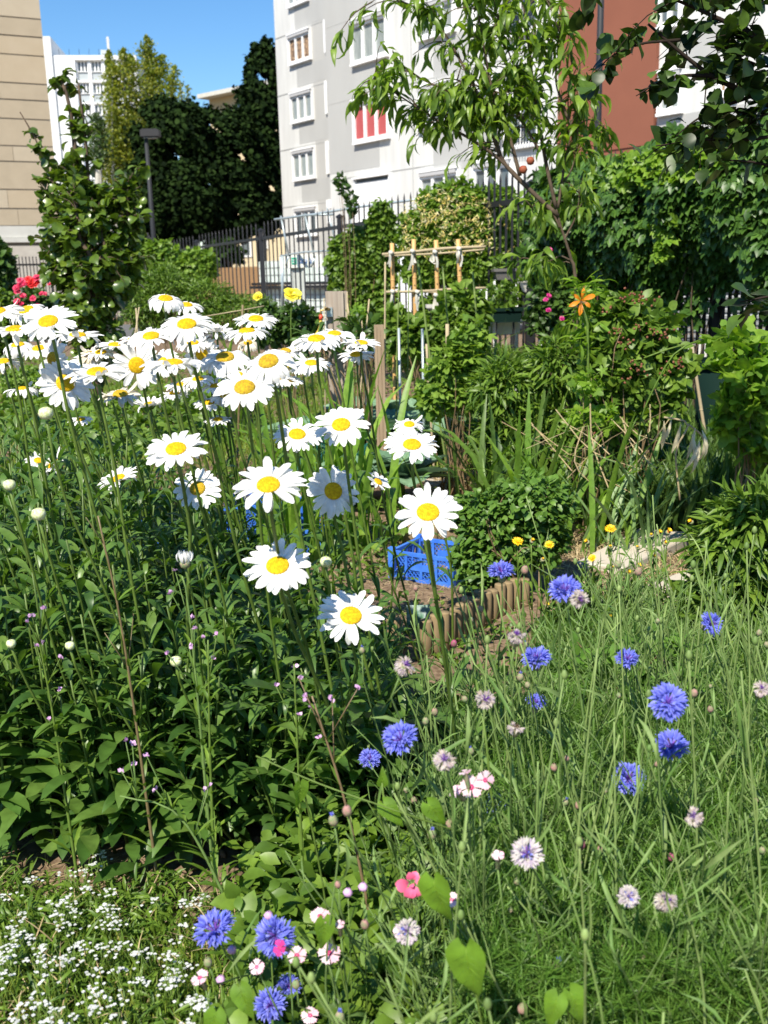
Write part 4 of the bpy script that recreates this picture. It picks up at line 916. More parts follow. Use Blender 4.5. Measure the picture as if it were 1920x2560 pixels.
# planters and white legs behind the trellis
def planter(label, px0, py0, px1, py1, Y, m, depth=.2, plants=None, taper=.8):
    a = P(px0, py0, Y); b = P(px1, py1, Y); t = thing('planter', label, 'planter', (a + b) / 2 * GZ, None); cx = (a[0] + b[0]) / 2; W = (b[0] - a[0]) / 2; z1, z0 = a[2], b[2]
    V = []
    for (z, k) in ((z0, taper), (z1 - .025, 1)): V += [[cx - W * k, Y - depth / 2 * k, z], [cx + W * k, Y - depth / 2 * k, z], [cx + W * k, Y + depth / 2 * k, z], [cx - W * k, Y + depth / 2 * k, z]]
    mb = MB(); mb.add(V, [[0, 3, 2, 1], [0, 1, 5, 4], [1, 2, 6, 5], [2, 3, 7, 6], [3, 0, 4, 7]]); mb.build('body', m, t)
    mb = MB()
    for (x0, x1, y0, y1) in ((-W - .012, W + .012, -depth / 2 - .012, -depth / 2 + .01), (-W - .012, W + .012, depth / 2 - .01, depth / 2 + .012), (-W - .012, -W + .01, -depth / 2 + .01, depth / 2 - .01), (W - .01, W + .012, -depth / 2 + .01, depth / 2 - .01)):
        mb.box((x0, y0, z1 - .025), (x1, y1, z1), None, (cx, Y, 0))
    mb.build('rim', m, t); mb = MB(); mb.box((-W + .01, -depth / 2 + .01, z1 - .05), (W - .01, depth / 2 - .01, z1 - .03), None, (cx, Y, 0)); mb.build('soil', M_soil, t)
    mb = MB(); mb.box((-W * .6, -.05, 0), (-W * .5, 0, z0 - .001), None, (cx, Y, 0)); mb.box((W * .5, -.05, 0), (W * .6, 0, z0 - .001), None, (cx, Y, 0)); mb.build('bracket', M_iron, t)
    return t, (cx, Y, z1, W)
pl1 = planter('reddish terracotta trough hung on the fence behind the bamboo trellis', 1042, 680, 1098, 709, 9.6, M_pot, taper=.92)
pl2 = planter('dark grey trough on the fence left of the pale trough', 1235, 672, 1304, 698, 9.0, mat('dark_trough', (.12, .115, .11), .6), taper=.85)
pl3 = planter('long pale grey trough on the fence left of the peach trunk', 1302, 698, 1386, 728, 8.6, M_trough, taper=.8)
pl4 = planter('dark green box planter full of green plants beside a white leg', 1222, 770, 1300, 803, 8.0, M_greenbox, taper=.93)
pl5 = planter('pale grey basin low behind the bamboo trellis', 1068, 762, 1105, 778, 9.0, M_trough, taper=.75)
for k, (p, (cx, y, z, w)) in enumerate((pl1, pl2, pl3, pl4)):
    r = np.random.default_rng(40 + k); N = 260; mb = MB(); q = np.stack([cx + r.uniform(-w, w, N), y + r.uniform(-.1, .1, N), z + r.uniform(-.03, .2 if k == 3 else .1, N)], 1); place(mb, 'ovate', q, rdir(N, r, .2), rdir(N, r, .8), .05, 1, r); mb.build('plants', M_mid, p, True)
t = thing('garden_stand', 'white-legged garden stand under the planters behind the iris leaves', 'stand', P(1260, 800, 8.3) * GZ)
for (px, y0, y1, w) in ((1208, 722, 850, .03), (1352, 740, 790, .012), (1292, 705, 800, .01), (1236, 700, 760, .008)):
    a = P(px, y0, 8.3); mb = MB(); mb.box((-w, -w, 0), (w, w, a[2]), None, (a[0], 8.3, 0)); mb.build('leg', M_white, t)
a = P(1215, 806, 8.35); b = P(1300, 835, 8.35); mb = MB(); mb.box((a[0], 8.35, b[2]), (b[0], 8.37, a[2])); mb.box((a[0], 8.2, a[2] + .002), (b[0], 8.6, a[2] + .02)); mb.build('panel', M_white, t)
fu = bush('fuchsia', 'shrub with small magenta flowers behind the orange lily', 'shrub', [(1320, 680, 1460, 860), (1340, 740, 1420, 830)], 7.6, 'ovate', M_dark, 1500, .06, 1380, seed=44, thick=.5)
for k, (x, y) in enumerate(((1374, 625), (1371, 776), (1405, 797), (1365, 750), (1372, 741), (1374, 628))): rose(fu, x, y, 7.35, .022, M_magenta, np.random.default_rng(k), 'bloom')
bush('lime_seedling', 'small lime green seedling right of the tap post', 'plant', [(882, 770, 912, 830)], 5.9, 'lobed', M_limeleaf, 90, .05, 898, seed=45)
bush('broad_leaf_plant', 'broad-leaved green plant in front of the tap post foot', 'plant', [(870, 800, 930, 870), (760, 840, 830, 880)], 5.8, 'lance', M_dark, 170, .13, 895, seed=46, up=1)
bush('climbing_beans', 'bean plants around the feet of the bamboo poles', 'plant', [(960, 800, 1100, 880), (1100, 720, 1210, 850), (1080, 800, 1200, 900), (960, 770, 1010, 850)], 6.9, 'ovate', M_mid, 2400, .085, 1080, seed=47, thick=.5)
bush('vegetable_row', 'low dense green vegetable row behind the cabbages', 'plants', [(950, 850, 1080, 920), (1050, 860, 1220, 930), (1180, 870, 1330, 950)], 7.4, 'lancen', M_mid, 4500, .07, 1080, seed=48, thick=1.2)
cu = bush('currant_bush', 'yellow-green lobed-leaf currant bush around the grey-brown stake', 'bush', [(1050, 940, 1130, 1040), (1080, 870, 1180, 960), (1130, 850, 1210, 960), (1150, 940, 1220, 1010), (1150, 800, 1210, 880)], 5.2, 'currant', M_honey, 1150, .062, 1140, seed=49, thick=.7, stems=14)
bush('currant_bush', 'bright lime green lobed-leaf bush at the right edge', 'bush', [(1790, 820, 1870, 960), (1830, 860, 1990, 1060), (1800, 980, 1920, 1090), (1850, 1050, 1960, 1150)], 4.1, 'currant', M_limeleaf, 620, .08, 1890, seed=50, thick=.6)
bl = bush('blackberry_bush', 'blackberry bush with clusters of unripe red berries, right of the orange lily', 'bush', [(1470, 740, 1620, 900), (1540, 760, 1680, 900), (1450, 860, 1640, 1010), (1600, 860, 1720, 1010), (1470, 960, 1600, 1110), (1560, 980, 1700, 1060)], 4.7, 'ovate', M_mid, 3000, .072, 1580, seed=51, thick=.6, stems=24)
r = np.random.default_rng(52)
for (x, y, n) in ((1560, 745, 8), (1590, 750, 8), (1605, 742, 6), (1625, 757, 5), (1515, 775, 5), (1545, 830, 8), (1565, 858, 8), (1600, 815, 6), (1640, 830, 9), (1660, 835, 8), (1585, 910, 6), (1600, 925, 5), (1690, 905, 9), (1670, 930, 6), (1700, 920, 6), (1570, 945, 5), (1480, 1100, 5), (1780, 1060, 6)):
    c = P(x, y, 4.35); mb = MB()
    for k in range(n):
        q = c + r.normal(size=3) * [.018, .012, .014]; mb.lathe([(.001, -.006), (.0045, -.003), (.0055, .0015), (.003, .005), (.001, .006)], q, rdir(1, r)[0], 7, .2)
    mb.build('berry_cluster', M_berry, bl, True)
bush('lobed_leaf_shoots', 'light green lobed shoots at the foot of the blackberry bush', 'plant', [(1420, 1020, 1490, 1080), (1440, 930, 1500, 980), (1500, 1010, 1540, 1080)], 4.5, 'currant', M_limeleaf, 160, .05, 1470, seed=53)
# orange lily
def lily():
    Y = 4.6; c = P(1452, 752, Y); t = thing('orange_lily', 'tall orange lily flower open in front of the peach trunk', 'flower', P(1478, 900, Y) * GZ); mb = MB()
    a = np.arange(6) * math.pi / 3 + .4; f = unit(np.stack([np.cos(a) * .95, np.full(6, -.35), np.sin(a) * .9], 1)); u = np.repeat([[0, -1.0, .2]], 6, 0)
    place(mb, 'lance', np.repeat([c], 6, 0), f, u, np.array([.085, .07, .06, .075, .08, .065]), 1.25, np.random.default_rng(2)); mb.build('petals', M_orange, t, True)
    mb = MB()
    for k in range(5): mb.tube([c, c + [.01 * (k - 2), -.06, -.01]], .0015, 4)
    mb.build('stamens', M_redstem, t, True)
    st = smooth_line([P(1485, 1000, Y) * GZ, P(1470, 900, Y), P(1468, 800, Y), c], 10); rods('stem', [st], M_stem, t, .006)
    mb = MB(); r = np.random.default_rng(8); N = 120; q = np.stack([r.uniform(1440, 1500, N), r.uniform(700, 880, N)], 1); pp = np.array([P(x, y, Y + r.uniform(0, .12)) for x, y in q]); place(mb, 'lancen', pp, unit(rdir(N, r) * [1, .5, .7] + [0, 0, -.2]), rdir(N, r, 1), .10, 1.3, r); mb.build('leaves', M_limeleaf, t, True)
lily()

# sword-leaved plants
def swords(name, label, px, py, Y, n, L, m, kind='sword', spread=.35, seed=1, fan=.1, cat='plant', width=1.0, bend=None):
    b = P(px, py, Y) * GZ; t = thing(name, label, cat, b); r = np.random.default_rng(seed); mb = MB(); a = r.uniform(0, 6.28, n); tl = r.uniform(.02, spread, n)
    f = unit(np.stack([np.cos(a) * tl, np.sin(a) * tl * .6, np.ones(n)], 1)); u = unit(np.stack([-np.cos(a), -np.sin(a), np.full(n, .1)], 1) + r.normal(size=(n, 3)) * .4)
    place(mb, kind, b + r.normal(size=(n, 3)) * [fan, fan * .5, 0], f, u, L * r.uniform(.55, 1.1, n), width, r); mb.build('leaves', m, t, True); return t
swords('iris_clump', 'upright grey-green iris leaves right of the bamboo trellis', 1245, 900, 7.0, 46, .95, M_bluesword, spread=.25, seed=61, fan=.12, width=.8)
swords('iris_clump', 'bright green sword leaves behind the daisies, left of the cabbages', 705, 1050, 4.0, 34, .72, M_sword, spread=.32, seed=62, fan=.1)
swords('iris_clump', 'bright green sword leaves just left of the plank stake', 850, 1060, 4.2, 40, .85, M_sword, spread=.3, seed=63, fan=.12)
swords('iris_clump', 'thin upright sword leaves behind the daisies below the fence', 525, 860, 7.2, 40, .85, M_sword, spread=.25, seed=64, fan=.13, width=.7)
swords('crocosmia_clump', 'arching strap leaves in the middle of the garden, partly yellowed', 1340, 1250, 4.3, 40, .7, M_mid, spread=.7, seed=65, fan=.14, width=.9)
swords('crocosmia_clump', 'broad bright strap leaves folding over beside the blackberry bush', 1390, 1260, 4.2, 26, .66, M_sword, spread=.7, seed=66, fan=.14, width=1.1)
swords('crocosmia_clump', 'tangled strap leaves left of the crocosmia, before the currant bush', 1255, 1180, 4.8, 34, .7, M_grassd, spread=.7, seed=67, fan=.14)
swords('daylily_clump', 'withering drooping daylily leaves right of the strap-leaved clump', 1560, 1250, 4.1, 30, .55, M_bluesword, spread=1.0, seed=68, fan=.12, width=.9)
mb = MB(); r = np.random.default_rng(69)
for k in range(16):
    a = P(r.uniform(1250, 1720), r.uniform(1000, 1080), 4.2 + r.uniform(-.1, .3)); e = P(r.uniform(1280, 1760), r.uniform(1120, 1260), 4.15); s = smooth_line([a, (a + e) / 2 + r.normal(size=3) * .06, e], 7); V = np.concatenate([s - [.003, 0, 0], s + [.003, .002, 0]]); mb.add(V, [[i, i + 1, i + 8, i + 7] for i in range(6)])
tag(mb.build('dry_leaves', M_dry, None, True), 'dry straw-coloured strap leaves hanging in the tangle of green', 'leaves', kind='stuff')
t = thing('withered_plant', 'bent dead stalk carrying cream papery leaves below the blackberry bush', 'plant', P(1690, 1250, 4.0) * GZ)
rods('stalk', [smooth_line([P(1700, 1250, 4.0), P(1690, 1130, 4.0), P(1720, 1060, 4.0), P(1660, 1043, 4.0)], 12), smooth_line([P(1720, 1060, 4.0), P(1755, 1090, 4.0), P(1765, 1130, 4.0)], 8)], M_dry, t, .004)
mb = MB(); pp = np.array([P(x, y, 3.85) for x, y in ((1660, 1052), (1678, 1050), (1702, 1060), (1730, 1085), (1738, 1070), (1755, 1075), (1748, 1100), (1760, 1095), (1745, 1110), (1740, 1115))]); place(mb, 'lancen', pp, unit(np.random.default_rng(1).normal(size=(10, 3)) * .25 + [0, 0, -1]), np.array([[.2, -1, .3]] * 10), .13, 1.0, r); mb.build('dead_leaves', M_deadleaf, t, True)
t = thing('broken_stalk', 'long pale green stalk bent over in an arch before the berries', 'stalk', P(1600, 1200, 4.1) * GZ)
rods('stalk', [smooth_line([P(1590, 1200, 4.1), P(1600, 1060, 4.1), P(1640, 960, 4.1), P(1690, 880, 4.1), P(1750, 850, 4.1)], 12), smooth_line([P(1610, 895, 4.15), P(1680, 870, 4.15), P(1760, 852, 4.15)], 8), smooth_line([P(1640, 1160, 4.05), P(1600, 1040, 4.05), P(1570, 1100, 4.05)], 8)], M_mid, t, .0035)
bush('tangled_greens', 'tangle of narrow green leaves between the currant bush and the strap leaves', 'plants', [(1190, 900, 1330, 1060), (1250, 1000, 1420, 1150), (1200, 1040, 1290, 1180), (1330, 850, 1450, 1000), (1400, 1060, 1560, 1200)], 5.0, 'lancen', M_mid, 5200, .10, 1290, seed=97, thick=.8, up=.8, stems=40, stem=M_stem)
# dark bin
a = P(1750, 905, 5.4); t = thing('water_bin', 'dark green plastic bin between the tan stake and the lime bush', 'bin', (a[0] + .22, 5.5, 0)); mb = MB(); mb.lathe([(.001, 0), (.17, 0), (.205, a[2] - .03), (.2, a[2] - .03), (.16, .05), (.001, .05)], (a[0] + .22, 5.5, 0), (0, 0, 1), 20); mb.build('body', M_greenbox, t, True)
mb = MB(); mb.lathe([(.205, a[2] - .035), (.222, a[2] - .035), (.222, a[2]), (.2, a[2]), (.2, a[2] - .03)], (a[0] + .22, 5.5, 0), (0, 0, 1), 20); mb.build('rim', M_greenbox, t)

# cabbages under a net
def cabbage(px, py, Y, s, seed, label):
    b = P(px, py, Y); b[2] = 0; t = thing('cabbage_plant', label, 'cabbage', b, 'cabbages under the green net'); r = np.random.default_rng(seed); n = 26; a = np.arange(n) * 2.4; el = np.linspace(.1, 1.6, n)
    f = unit(np.stack([np.cos(a), np.sin(a), el], 1)); mb = MB(); place(mb, 'round', b + [0, 0, .12 * s] + f * [.05, .05, .03], f, unit(np.stack([-np.cos(a) * .5, -np.sin(a) * .5, np.ones(n)], 1)), s * .30 * np.linspace(1.1, .6, n), 1.15, r)
    mb.build('leaves', M_cabbage, t, True); mb = MB(); mb.tube([b, b + [0, 0, .2]], .018, 6); mb.build('stem', M_stem, t, True)
for k, (px, Y, s, lab) in enumerate(((760, 6.2, 1, 'leftmost blue-green cabbage, behind the sword leaves'), (850, 6.0, .9, 'blue-green cabbage left of the plank stake, under the net'), (900, 6.9, 1.1, 'cabbage at the back touching the tap post'), (985, 6.1, 1.2, 'largest blue-green cabbage, just right of the plank stake'), (1030, 6.7, 1.2, 'cabbage behind the thin brown stake'), (1000, 5.2, .9, 'nearest cabbage, right of the plank stake foot'), (880, 5.1, .8, 'small cabbage left of the plank stake foot'), (1290, 6.0, .8, 'single cabbage glimpsed between the currant bush and the strap leaves'))): cabbage(px, 960, Y, s, 70 + k, lab)
t = thing('crop_net', 'dark green net sagging over the cabbages left of the plank stake', 'net', P(840, 1000, 5.6) * GZ); mb = MB(); r = np.random.default_rng(81)
def netpt(u, v): return np.array([P(735 + 190 * u, 1000, 5.5)[0], 5.2 + .9 * v, .05 + .33 * math.sin(math.pi * min(1, v * .9 + .1)) * (.7 + .3 * math.sin(u * 6)) + .03 * math.sin(u * 17 + v * 9)])
for k in range(34): mb.tube([netpt(k / 33, v) for v in np.linspace(0, 1, 12)], .0011, 4)
for k in range(30): mb.tube([netpt(u, k / 29) for u in np.linspace(0, 1, 14)], .0011, 4)
mb.build('mesh', M_net, t)

# ---------------------------------------------------------------- log edgings
def log_edge(label, pts, hgt, w, seed):
    pts = [gpt(x, y) for x, y in pts]; ln = smooth_line(pts, 60); d = np.concatenate([[0], np.cumsum(np.linalg.norm(np.diff(ln, axis=0), axis=1))]); n = int(d[-1] / w); r = np.random.default_rng(seed)
    t = thing('log_edging', label, 'edging', ln[0]); 
    for k in range(n):
        s = (k + .5) * w; p = np.array([np.interp(s, d, ln[:, i]) for i in range(3)]); hh = hgt * r.uniform(.9, 1.08); tilt = r.normal(size=2) * .012
        mb = MB(); q = w * .5; mb.lathe([(.001, -.05), (q, -.05), (q * 1.0, hh * .5), (q * .99, hh - .003), (q * .95, hh), (.001, hh + .0005)], p, (tilt[0], tilt[1], 1), 14, .02); mb.build('log', M_log, t, True)
log_edge('nearest half-log edging with broad upright logs beside the blue crate', [(1052, 1640), (1100, 1625), (1180, 1575), (1250, 1540), (1340, 1512)], .118, .041, 1)
log_edge('short log edging behind the nearest blue crate, under the daisy', [(1010, 1372), (1050, 1374), (1090, 1376), (1125, 1375)], .13, .052, 2)
log_edge('far left log edging, behind the straw on the path', [(1120, 1120), (1160, 1110), (1240, 1088)], .13, .055, 3)
log_edge('curved log edging bordering the straw path', [(1110, 1128), (1150, 1160), (1200, 1180), (1260, 1178)], .12, .055, 4)
log_edge('low log edging in the shade of the strap leaves', [(1470, 1215), (1530, 1225), (1570, 1228)], .12, .055, 5)
log_edge('shaded log edging left of the nearest one, by the foot of the daisies', [(965, 1625), (1000, 1622), (1036, 1618)], .11, .05, 6)
mb = MB(); c = gpt(1045, 1570); mb.box((-.04, -.05, .03), (.04, -.048, .10), None, c); t = mb.build('label_card', mat('seed_packet', (.45, .55, .52), .5, .3, (30, (.10, .25, .15), .1)), None, loc=c); tag(t, 'small faded seed packet standing beside the nearest log edging', 'packet')

# ---------------------------------------------------------------- blue crates
def crate(label, px, py, rot, L=.34, W=.26, H=.13, z=0.0, tilt=0.0):
    c = gpt(px, py); c[2] = z; t = thing('blue_crate', label, 'crate', c, 'blue plastic crates in the soil bed'); cs, sn = math.cos(R(rot)), math.sin(R(rot))
    M = np.array([[cs, -sn, 0], [sn, cs, 0], [0, 0, 1.0]]) @ np.array([[1, 0, 0], [0, math.cos(R(tilt)), -math.sin(R(tilt))], [0, math.sin(R(tilt)), math.cos(R(tilt))]])
    def wall(name, axis, side, length, other):
        mb = MB(); y = side * other / 2; th = .005
        def bx(a0, a1, z0, z1, t0=-th, t1=th):
            if axis == 0: mb.box((a0, y + t0, z0), (a1, y + t1, z1), M, c)
            else: mb.box((y + t0, a0, z0), (y + t1, a1, z1), M, c)
        h_ = length / 2; bx(-h_, h_, .0, .018); bx(-h_, h_, H - .014, H, -.007, .007)
        for k in (-1, -.5, 0, .5, 1): bx(k * h_ - (.006 if abs(k) < 1 else .009), k * h_ + (.006 if abs(k) < 1 else .009), .018, H - .014, -.0062, .0062)
        if axis == 0: bx(-.045, .045, .05, .075, -.0066, .0066)
        n = int(length / .016)
        for sgn in (1, -1):
            for k in range(-6, n + 6):      # diagonal lattice
                x0 = -h_ + k * length / n; x1 = x0 + sgn * (H - .03) * .8; a, b = (x0, .018), (x1, H - .014)
                if min(a[0], b[0]) < -h_ or max(a[0], b[0]) > h_: continue
                V = []
                for (xx, zz) in (a, b):
                    for dx in (-.0016, .0016):
                        for tt in (-.0022 * 1, .0022): V.append((xx + dx, y + tt, zz) if axis == 0 else (y + tt, xx + dx, zz))
                V = np.array(V) @ M.T + c; mb.add(V, [[0, 1, 5, 4], [2, 3, 7, 6], [0, 2, 6, 4], [1, 3, 7, 5]])
        mb.build(name, M_crate, t)
    wall('long_side', 0, -1, L, W); wall('long_side', 0, 1, L, W); wall('short_side', 1, -1, W - .02, L); wall('short_side', 1, 1, W - .02, L)
    mb = MB(); 
    for k in range(13): x = -L / 2 + L * (k + .5) / 13; mb.box((x - .006, -W / 2 + .006, .004), (x + .006, W / 2 - .006, .01), M, c)
    for k in range(10): x = -W / 2 + W * (k + .5) / 10; mb.box((-L / 2 + .006, x - .005, .0105), (L / 2 - .006, x + .005, .015), M, c)
    mb.build('floor', M_crate, t)
    mb = MB()
    for sx in (-1, 1):
        for sy in (-1, 1): mb.box((sx * L / 2 - .012, sy * W / 2 - .012, 0), (sx * L / 2 + .012, sy * W / 2 + .012, H + .012), M, c)
    mb.build_each('corner', M_crate, t)
crate('nearest blue crate, open and empty beside the log edging', 1088, 1440, -32, .27, .22, .12)
crate('blue crate behind the lowest-but-one daisy, seen between stems', 700, 1385, -8, .44, .30, .15)
crate('far blue crate rising behind the stems, tallest patch of blue', 640, 1345, 12, .42, .28, .19)
crate('blue crate at left, nearly hidden by the daisy leaves', 470, 1400, 5, .42, .28, .14)

# ---------------------------------------------------------------- path slabs
def slab(label, pts, th=.035):
    p = [gpt(x, y) for x, y in pts]; c = np.mean(p, 0); V = []
    for z, k in ((-.02, 1), (th - .006, 1), (th, .97)): V += [list((q - c) * k + c + [0, 0, z]) for q in p]
    Q = [[i, (i + 1) % 4, 4 + (i + 1) % 4, 4 + i] for i in range(4)] + [[4 + i, 4 + (i + 1) % 4, 8 + (i + 1) % 4, 8 + i] for i in range(4)] + [[8, 9, 10, 11]]
    mb = MB(); mb.add(V, Q); o = mb.build('stepping_slab', M_slab, None, loc=c * GZ); tag(o, label, 'slab', 'stone slabs along the path')
slab('large pale slab behind the yellow marigolds', [(1440, 1425), (1560, 1440), (1745, 1350), (1600, 1338)])
slab('lower pale slab at the right, beside the leafy plants', [(1620, 1480), (1740, 1550), (1910, 1470), (1760, 1430)])
slab('small pale slab on the path left of the straw', [(1060, 1215), (1090, 1232), (1120, 1215), (1080, 1203)])
slab('narrow slab glimpsed left of the mint bush', [(1130, 1290), (1190, 1300), (1230, 1270), (1170, 1262)])
slab('slab fragment at the right edge beyond the leaves', [(1780, 1535), (1850, 1560), (1930, 1530), (1850, 1505)])

# ---------------------------------------------------------------- mint bush, right-hand leafy plants
bush('mint_bush', 'dense mint bush between the blue crate and the marigolds', 'bush', [(1150, 1230, 1330, 1420), (1220, 1190, 1440, 1340), (1130, 1310, 1300, 1480), (1280, 1270, 1420, 1420), (1130, 1230, 1240, 1330)], 3.55, 'ovate', M_mint, 5200, .036, 1260, seed=91, thick=.8, up=1.2, stems=40)
bush('low_herb', 'low herb patch between the curved log edging and the strap leaves', 'herb', [(1130, 1060, 1260, 1130), (1180, 1090, 1330, 1160)], 5.4, 'ovate', M_mint, 900, .06, 1210, seed=92, thick=1.2, up=1.2)
bush('phlox_clump', 'tall leafy green clump at the right edge in front of the path', 'plant', [(1760, 1260, 1960, 1480), (1720, 1400, 1960, 1620), (1690, 1560, 1960, 1780), (1820, 1230, 2000, 1360)], 2.95, 'lancen', M_mid, 5200, .095, 1850, seed=93, thick=.7, up=1.0, stems=60, stem=M_stem)
bush('tomato_bush', 'leafy dark bush under the marigolds, left of the strawberry leaves', 'plant', [(1380, 1490, 1520, 1640), (1500, 1500, 1640, 1640), (1580, 1560, 1760, 1700)], 3.1, 'lancen', M_dark, 2600, .075, 1520, seed=94, thick=.7, up=.8, stems=50, stem=M_stem)
bush('strawberry_plant', 'broad serrated strawberry leaves below the middle of the garden', 'plant', [(1380, 1650, 1500, 1750), (1480, 1640, 1600, 1760), (1560, 1600, 1700, 1720), (1400, 1700, 1640, 1800)], 2.35, 'lobed', M_straw_leaf, 260, .08, 1520, seed=95, thick=1.4, up=2.0)
bush('salad_plants', 'young lobed salad plants at the foot of the daisies behind', 'plant', [(160, 1000, 560, 1110), (-20, 1000, 240, 1080)], 4.6, 'ovate', M_mid, 3000, .05, 300, seed=96, thick=2.4, up=1.2)
# ================================================================ FOREGROUND
def stem_to_ground(head, base, sag=.05, n=14, r=None):
    r = r or rng; m = (head + base) / 2 + r.normal(size=3) * [.025, .02, 0]; m2 = head * .85 + base * .15 + np.array([0, 0, 0]) + (base - head) * [-.03, -.03, 0]
    return smooth_line([base, m, m2, head], n)
DAISY_G = 'white daisies of the tall clump'
def daisy(px, py, w, t, a, label, droop=20, n=24, D=None, asym=0.0, old=0, cup=0):
    """w = picture width of the flower; t = degrees the face is turned from straight up to the azimuth a (0 = towards the viewer, 90 = to the right)"""
    if py < 1060: w *= 1.06
    if t < 50 and py < 1000: t -= 7
    Y = float(np.clip(FPX * .108 / w, 1.42, 2.75)) if D is None else D
    c = P(px, py, Y); size = w * np.linalg.norm(c - EYE) / FPX; rp = size / 2; r = np.random.default_rng(int(px * 7 + py))
    az = R(a); nrm = np.array([math.sin(az) * math.sin(R(t)), -math.cos(az) * math.sin(R(t)), math.cos(R(t))])
    bx = c[0] + .05 + r.uniform(-.03, .09) * 1.2; by = max(1.95, min(3.2, c[1] + .22 + r.uniform(-.05, .15))); base = np.array([bx + .04 * (1 - px / 1000), by, 0.0])
    o = thing('daisy', label, 'daisy', base, DAISY_G)
    # stem
    hb = c - nrm * .012; ln = stem_to_ground(hb - np.array([0, 0, .0]) - nrm * .01, base, r=r); ln[-2] = ln[-2] * .4 + (hb - nrm * .05) * .6
    mb = MB(); rr = .0026 + .0007 * r.uniform(); mb.tube(ln, np.linspace(rr * 1.25, rr, len(ln)), 7); mb.build('stem', M_stemdark if r.uniform() < .4 else M_stem, o, True)
    # small leaves up the stem
    k = 9; s = np.linspace(.25, .78, k); i = (s * (len(ln) - 1)); pp = np.array([ln[int(x)] * (1 - x % 1) + ln[min(len(ln) - 1, int(x) + 1)] * (x % 1) for x in i]); aa = np.arange(k) * 2.4 + r.uniform(0, 6)
    mb = MB(); place(mb, 'lance', pp, unit(np.stack([np.cos(aa), np.sin(aa), np.full(k, .7)], 1)), np.repeat([[0, 0, 1.0]], k, 0), np.linspace(.13, .045, k) * r.uniform(.8, 1.2, k), .9, r); mb.build('leaves', M_daisyleaf, o, True)
    # involucre
    u = unit(np.cross(nrm, [0, 1.0, .2])); v = np.cross(nrm, u); rd = rp * .33
    mb = MB(); mb.lathe([(.003, -.014), (rd * .6, -.011), (rd * .95, -.004), (rd * .98, 0), (.001, .001)], c, nrm, 14); mb.build('calyx', M_stem, o, True)
    # disc with packed florets
    mb = MB(); dome = rd * (.36 if not old else .55); ks = 9; prf = [(rd * math.sin(x), dome * math.cos(x)) for x in np.linspace(math.pi / 2, .03, ks)]; mb.lathe([(rd * .95, -.002)] + prf, c + nrm * .0015, nrm, 26)
    m = 130; g = np.arange(m); th = g * 2.39996; q = np.sqrt((g + .5) / m); rad = q * rd * .97; hh = dome * np.sqrt(np.maximum(0, 1 - q * q))
    C = c + nrm * .0015 + (np.cos(th) * rad)[:, None] * u + (np.sin(th) * rad)[:, None] * v + hh[:, None] * nrm; b = rd * .055
    oct_ = np.array([[1, 0, 0], [0, 1, 0], [-1, 0, 0], [0, -1, 0]]) * b; fr = np.stack([u, v, nrm])
    Vb = np.concatenate([oct_ * 1.0, oct_ * .35 + [0, 0, b * 1.5]]) @ fr; mb.add((C[:, None] + Vb[None]).reshape(-1, 3), (np.array([[0, 1, 5, 4], [1, 2, 6, 5], [2, 3, 7, 6], [3, 0, 4, 7], [4, 5, 6, 7]])[None] + (g * 8)[:, None, None]).reshape(-1, 4))
    mb.build('disc', M_disc if not old else M_discold, o, True)
    # ray petals, two rows
    mb = MB(); n = int(n * r.uniform(.9, 1.12))
    for row, (nn, L0, lift) in enumerate(((n, 1.0, 0), (n // 2, .93, .12))):
        for k in range(nn):
            al = 2 * math.pi * (k + .5 * row) / nn + r.normal() * .07; L = (rp - rd * .8) * L0 * r.uniform(.86, 1.1); W = L * .145 * r.uniform(.85, 1.2) * (24 / n) ** .5
            out = math.cos(al) * u + math.sin(al) * v; tan = -math.sin(al) * u + math.cos(al) * v; dd = droop + asym * math.sin(al) * 20 + r.normal() * 9; ph0 = R(12 + cup - lift * 60); ph1 = R(-dd * 1.5 + cup)
            if r.uniform() < .05: ph1 = R(55)
            if r.uniform() < .035: continue
            if r.uniform() < .08: ph1 = R(-100)
            ns = 6; s = np.linspace(0, 1, ns); ph = ph0 + (ph1 - ph0) * s; X = rd * .82 + np.concatenate([[0], np.cumsum(np.cos(ph[:-1]))]) * L / (ns - 1); Z = np.concatenate([[0], np.cumsum(np.sin(ph[:-1]))]) * L / (ns - 1) - .0006 * row
            ww = W * np.interp(s, [0, .15, .5, .8, 1], [.45, .75, 1, .95, .42]); tw = r.normal() * .35
            V = []
            for i in range(ns):
                for cc in (-1, -.45, 0, .45, 1):
                    V.append(c + out * X[i] + nrm * (Z[i] + (abs(cc) ** 2) * ww[i] * .28 * (1 - .3 * s[i]) - (.10 * ww[i] if cc == 0 else 0) + math.sin(tw * s[i]) * cc * ww[i] * .5) + tan * cc * ww[i] - (out * L * .035 * (abs(cc) ** 2 if i == ns - 1 else 0)))
            mb.add(V, [[i * 5 + j, i * 5 + j + 1, i * 5 + j + 6, i * 5 + j + 5] for i in range(ns - 1) for j in range(4)])
    mb.build('petals', M_petal if old < 2 else M_petalold, o, True)
    return o
M_discold = mat('old_brown_disc', (.34, .20, .02), .8, .2, (260, (.60, .42, .02), .15), (900, 1.0))
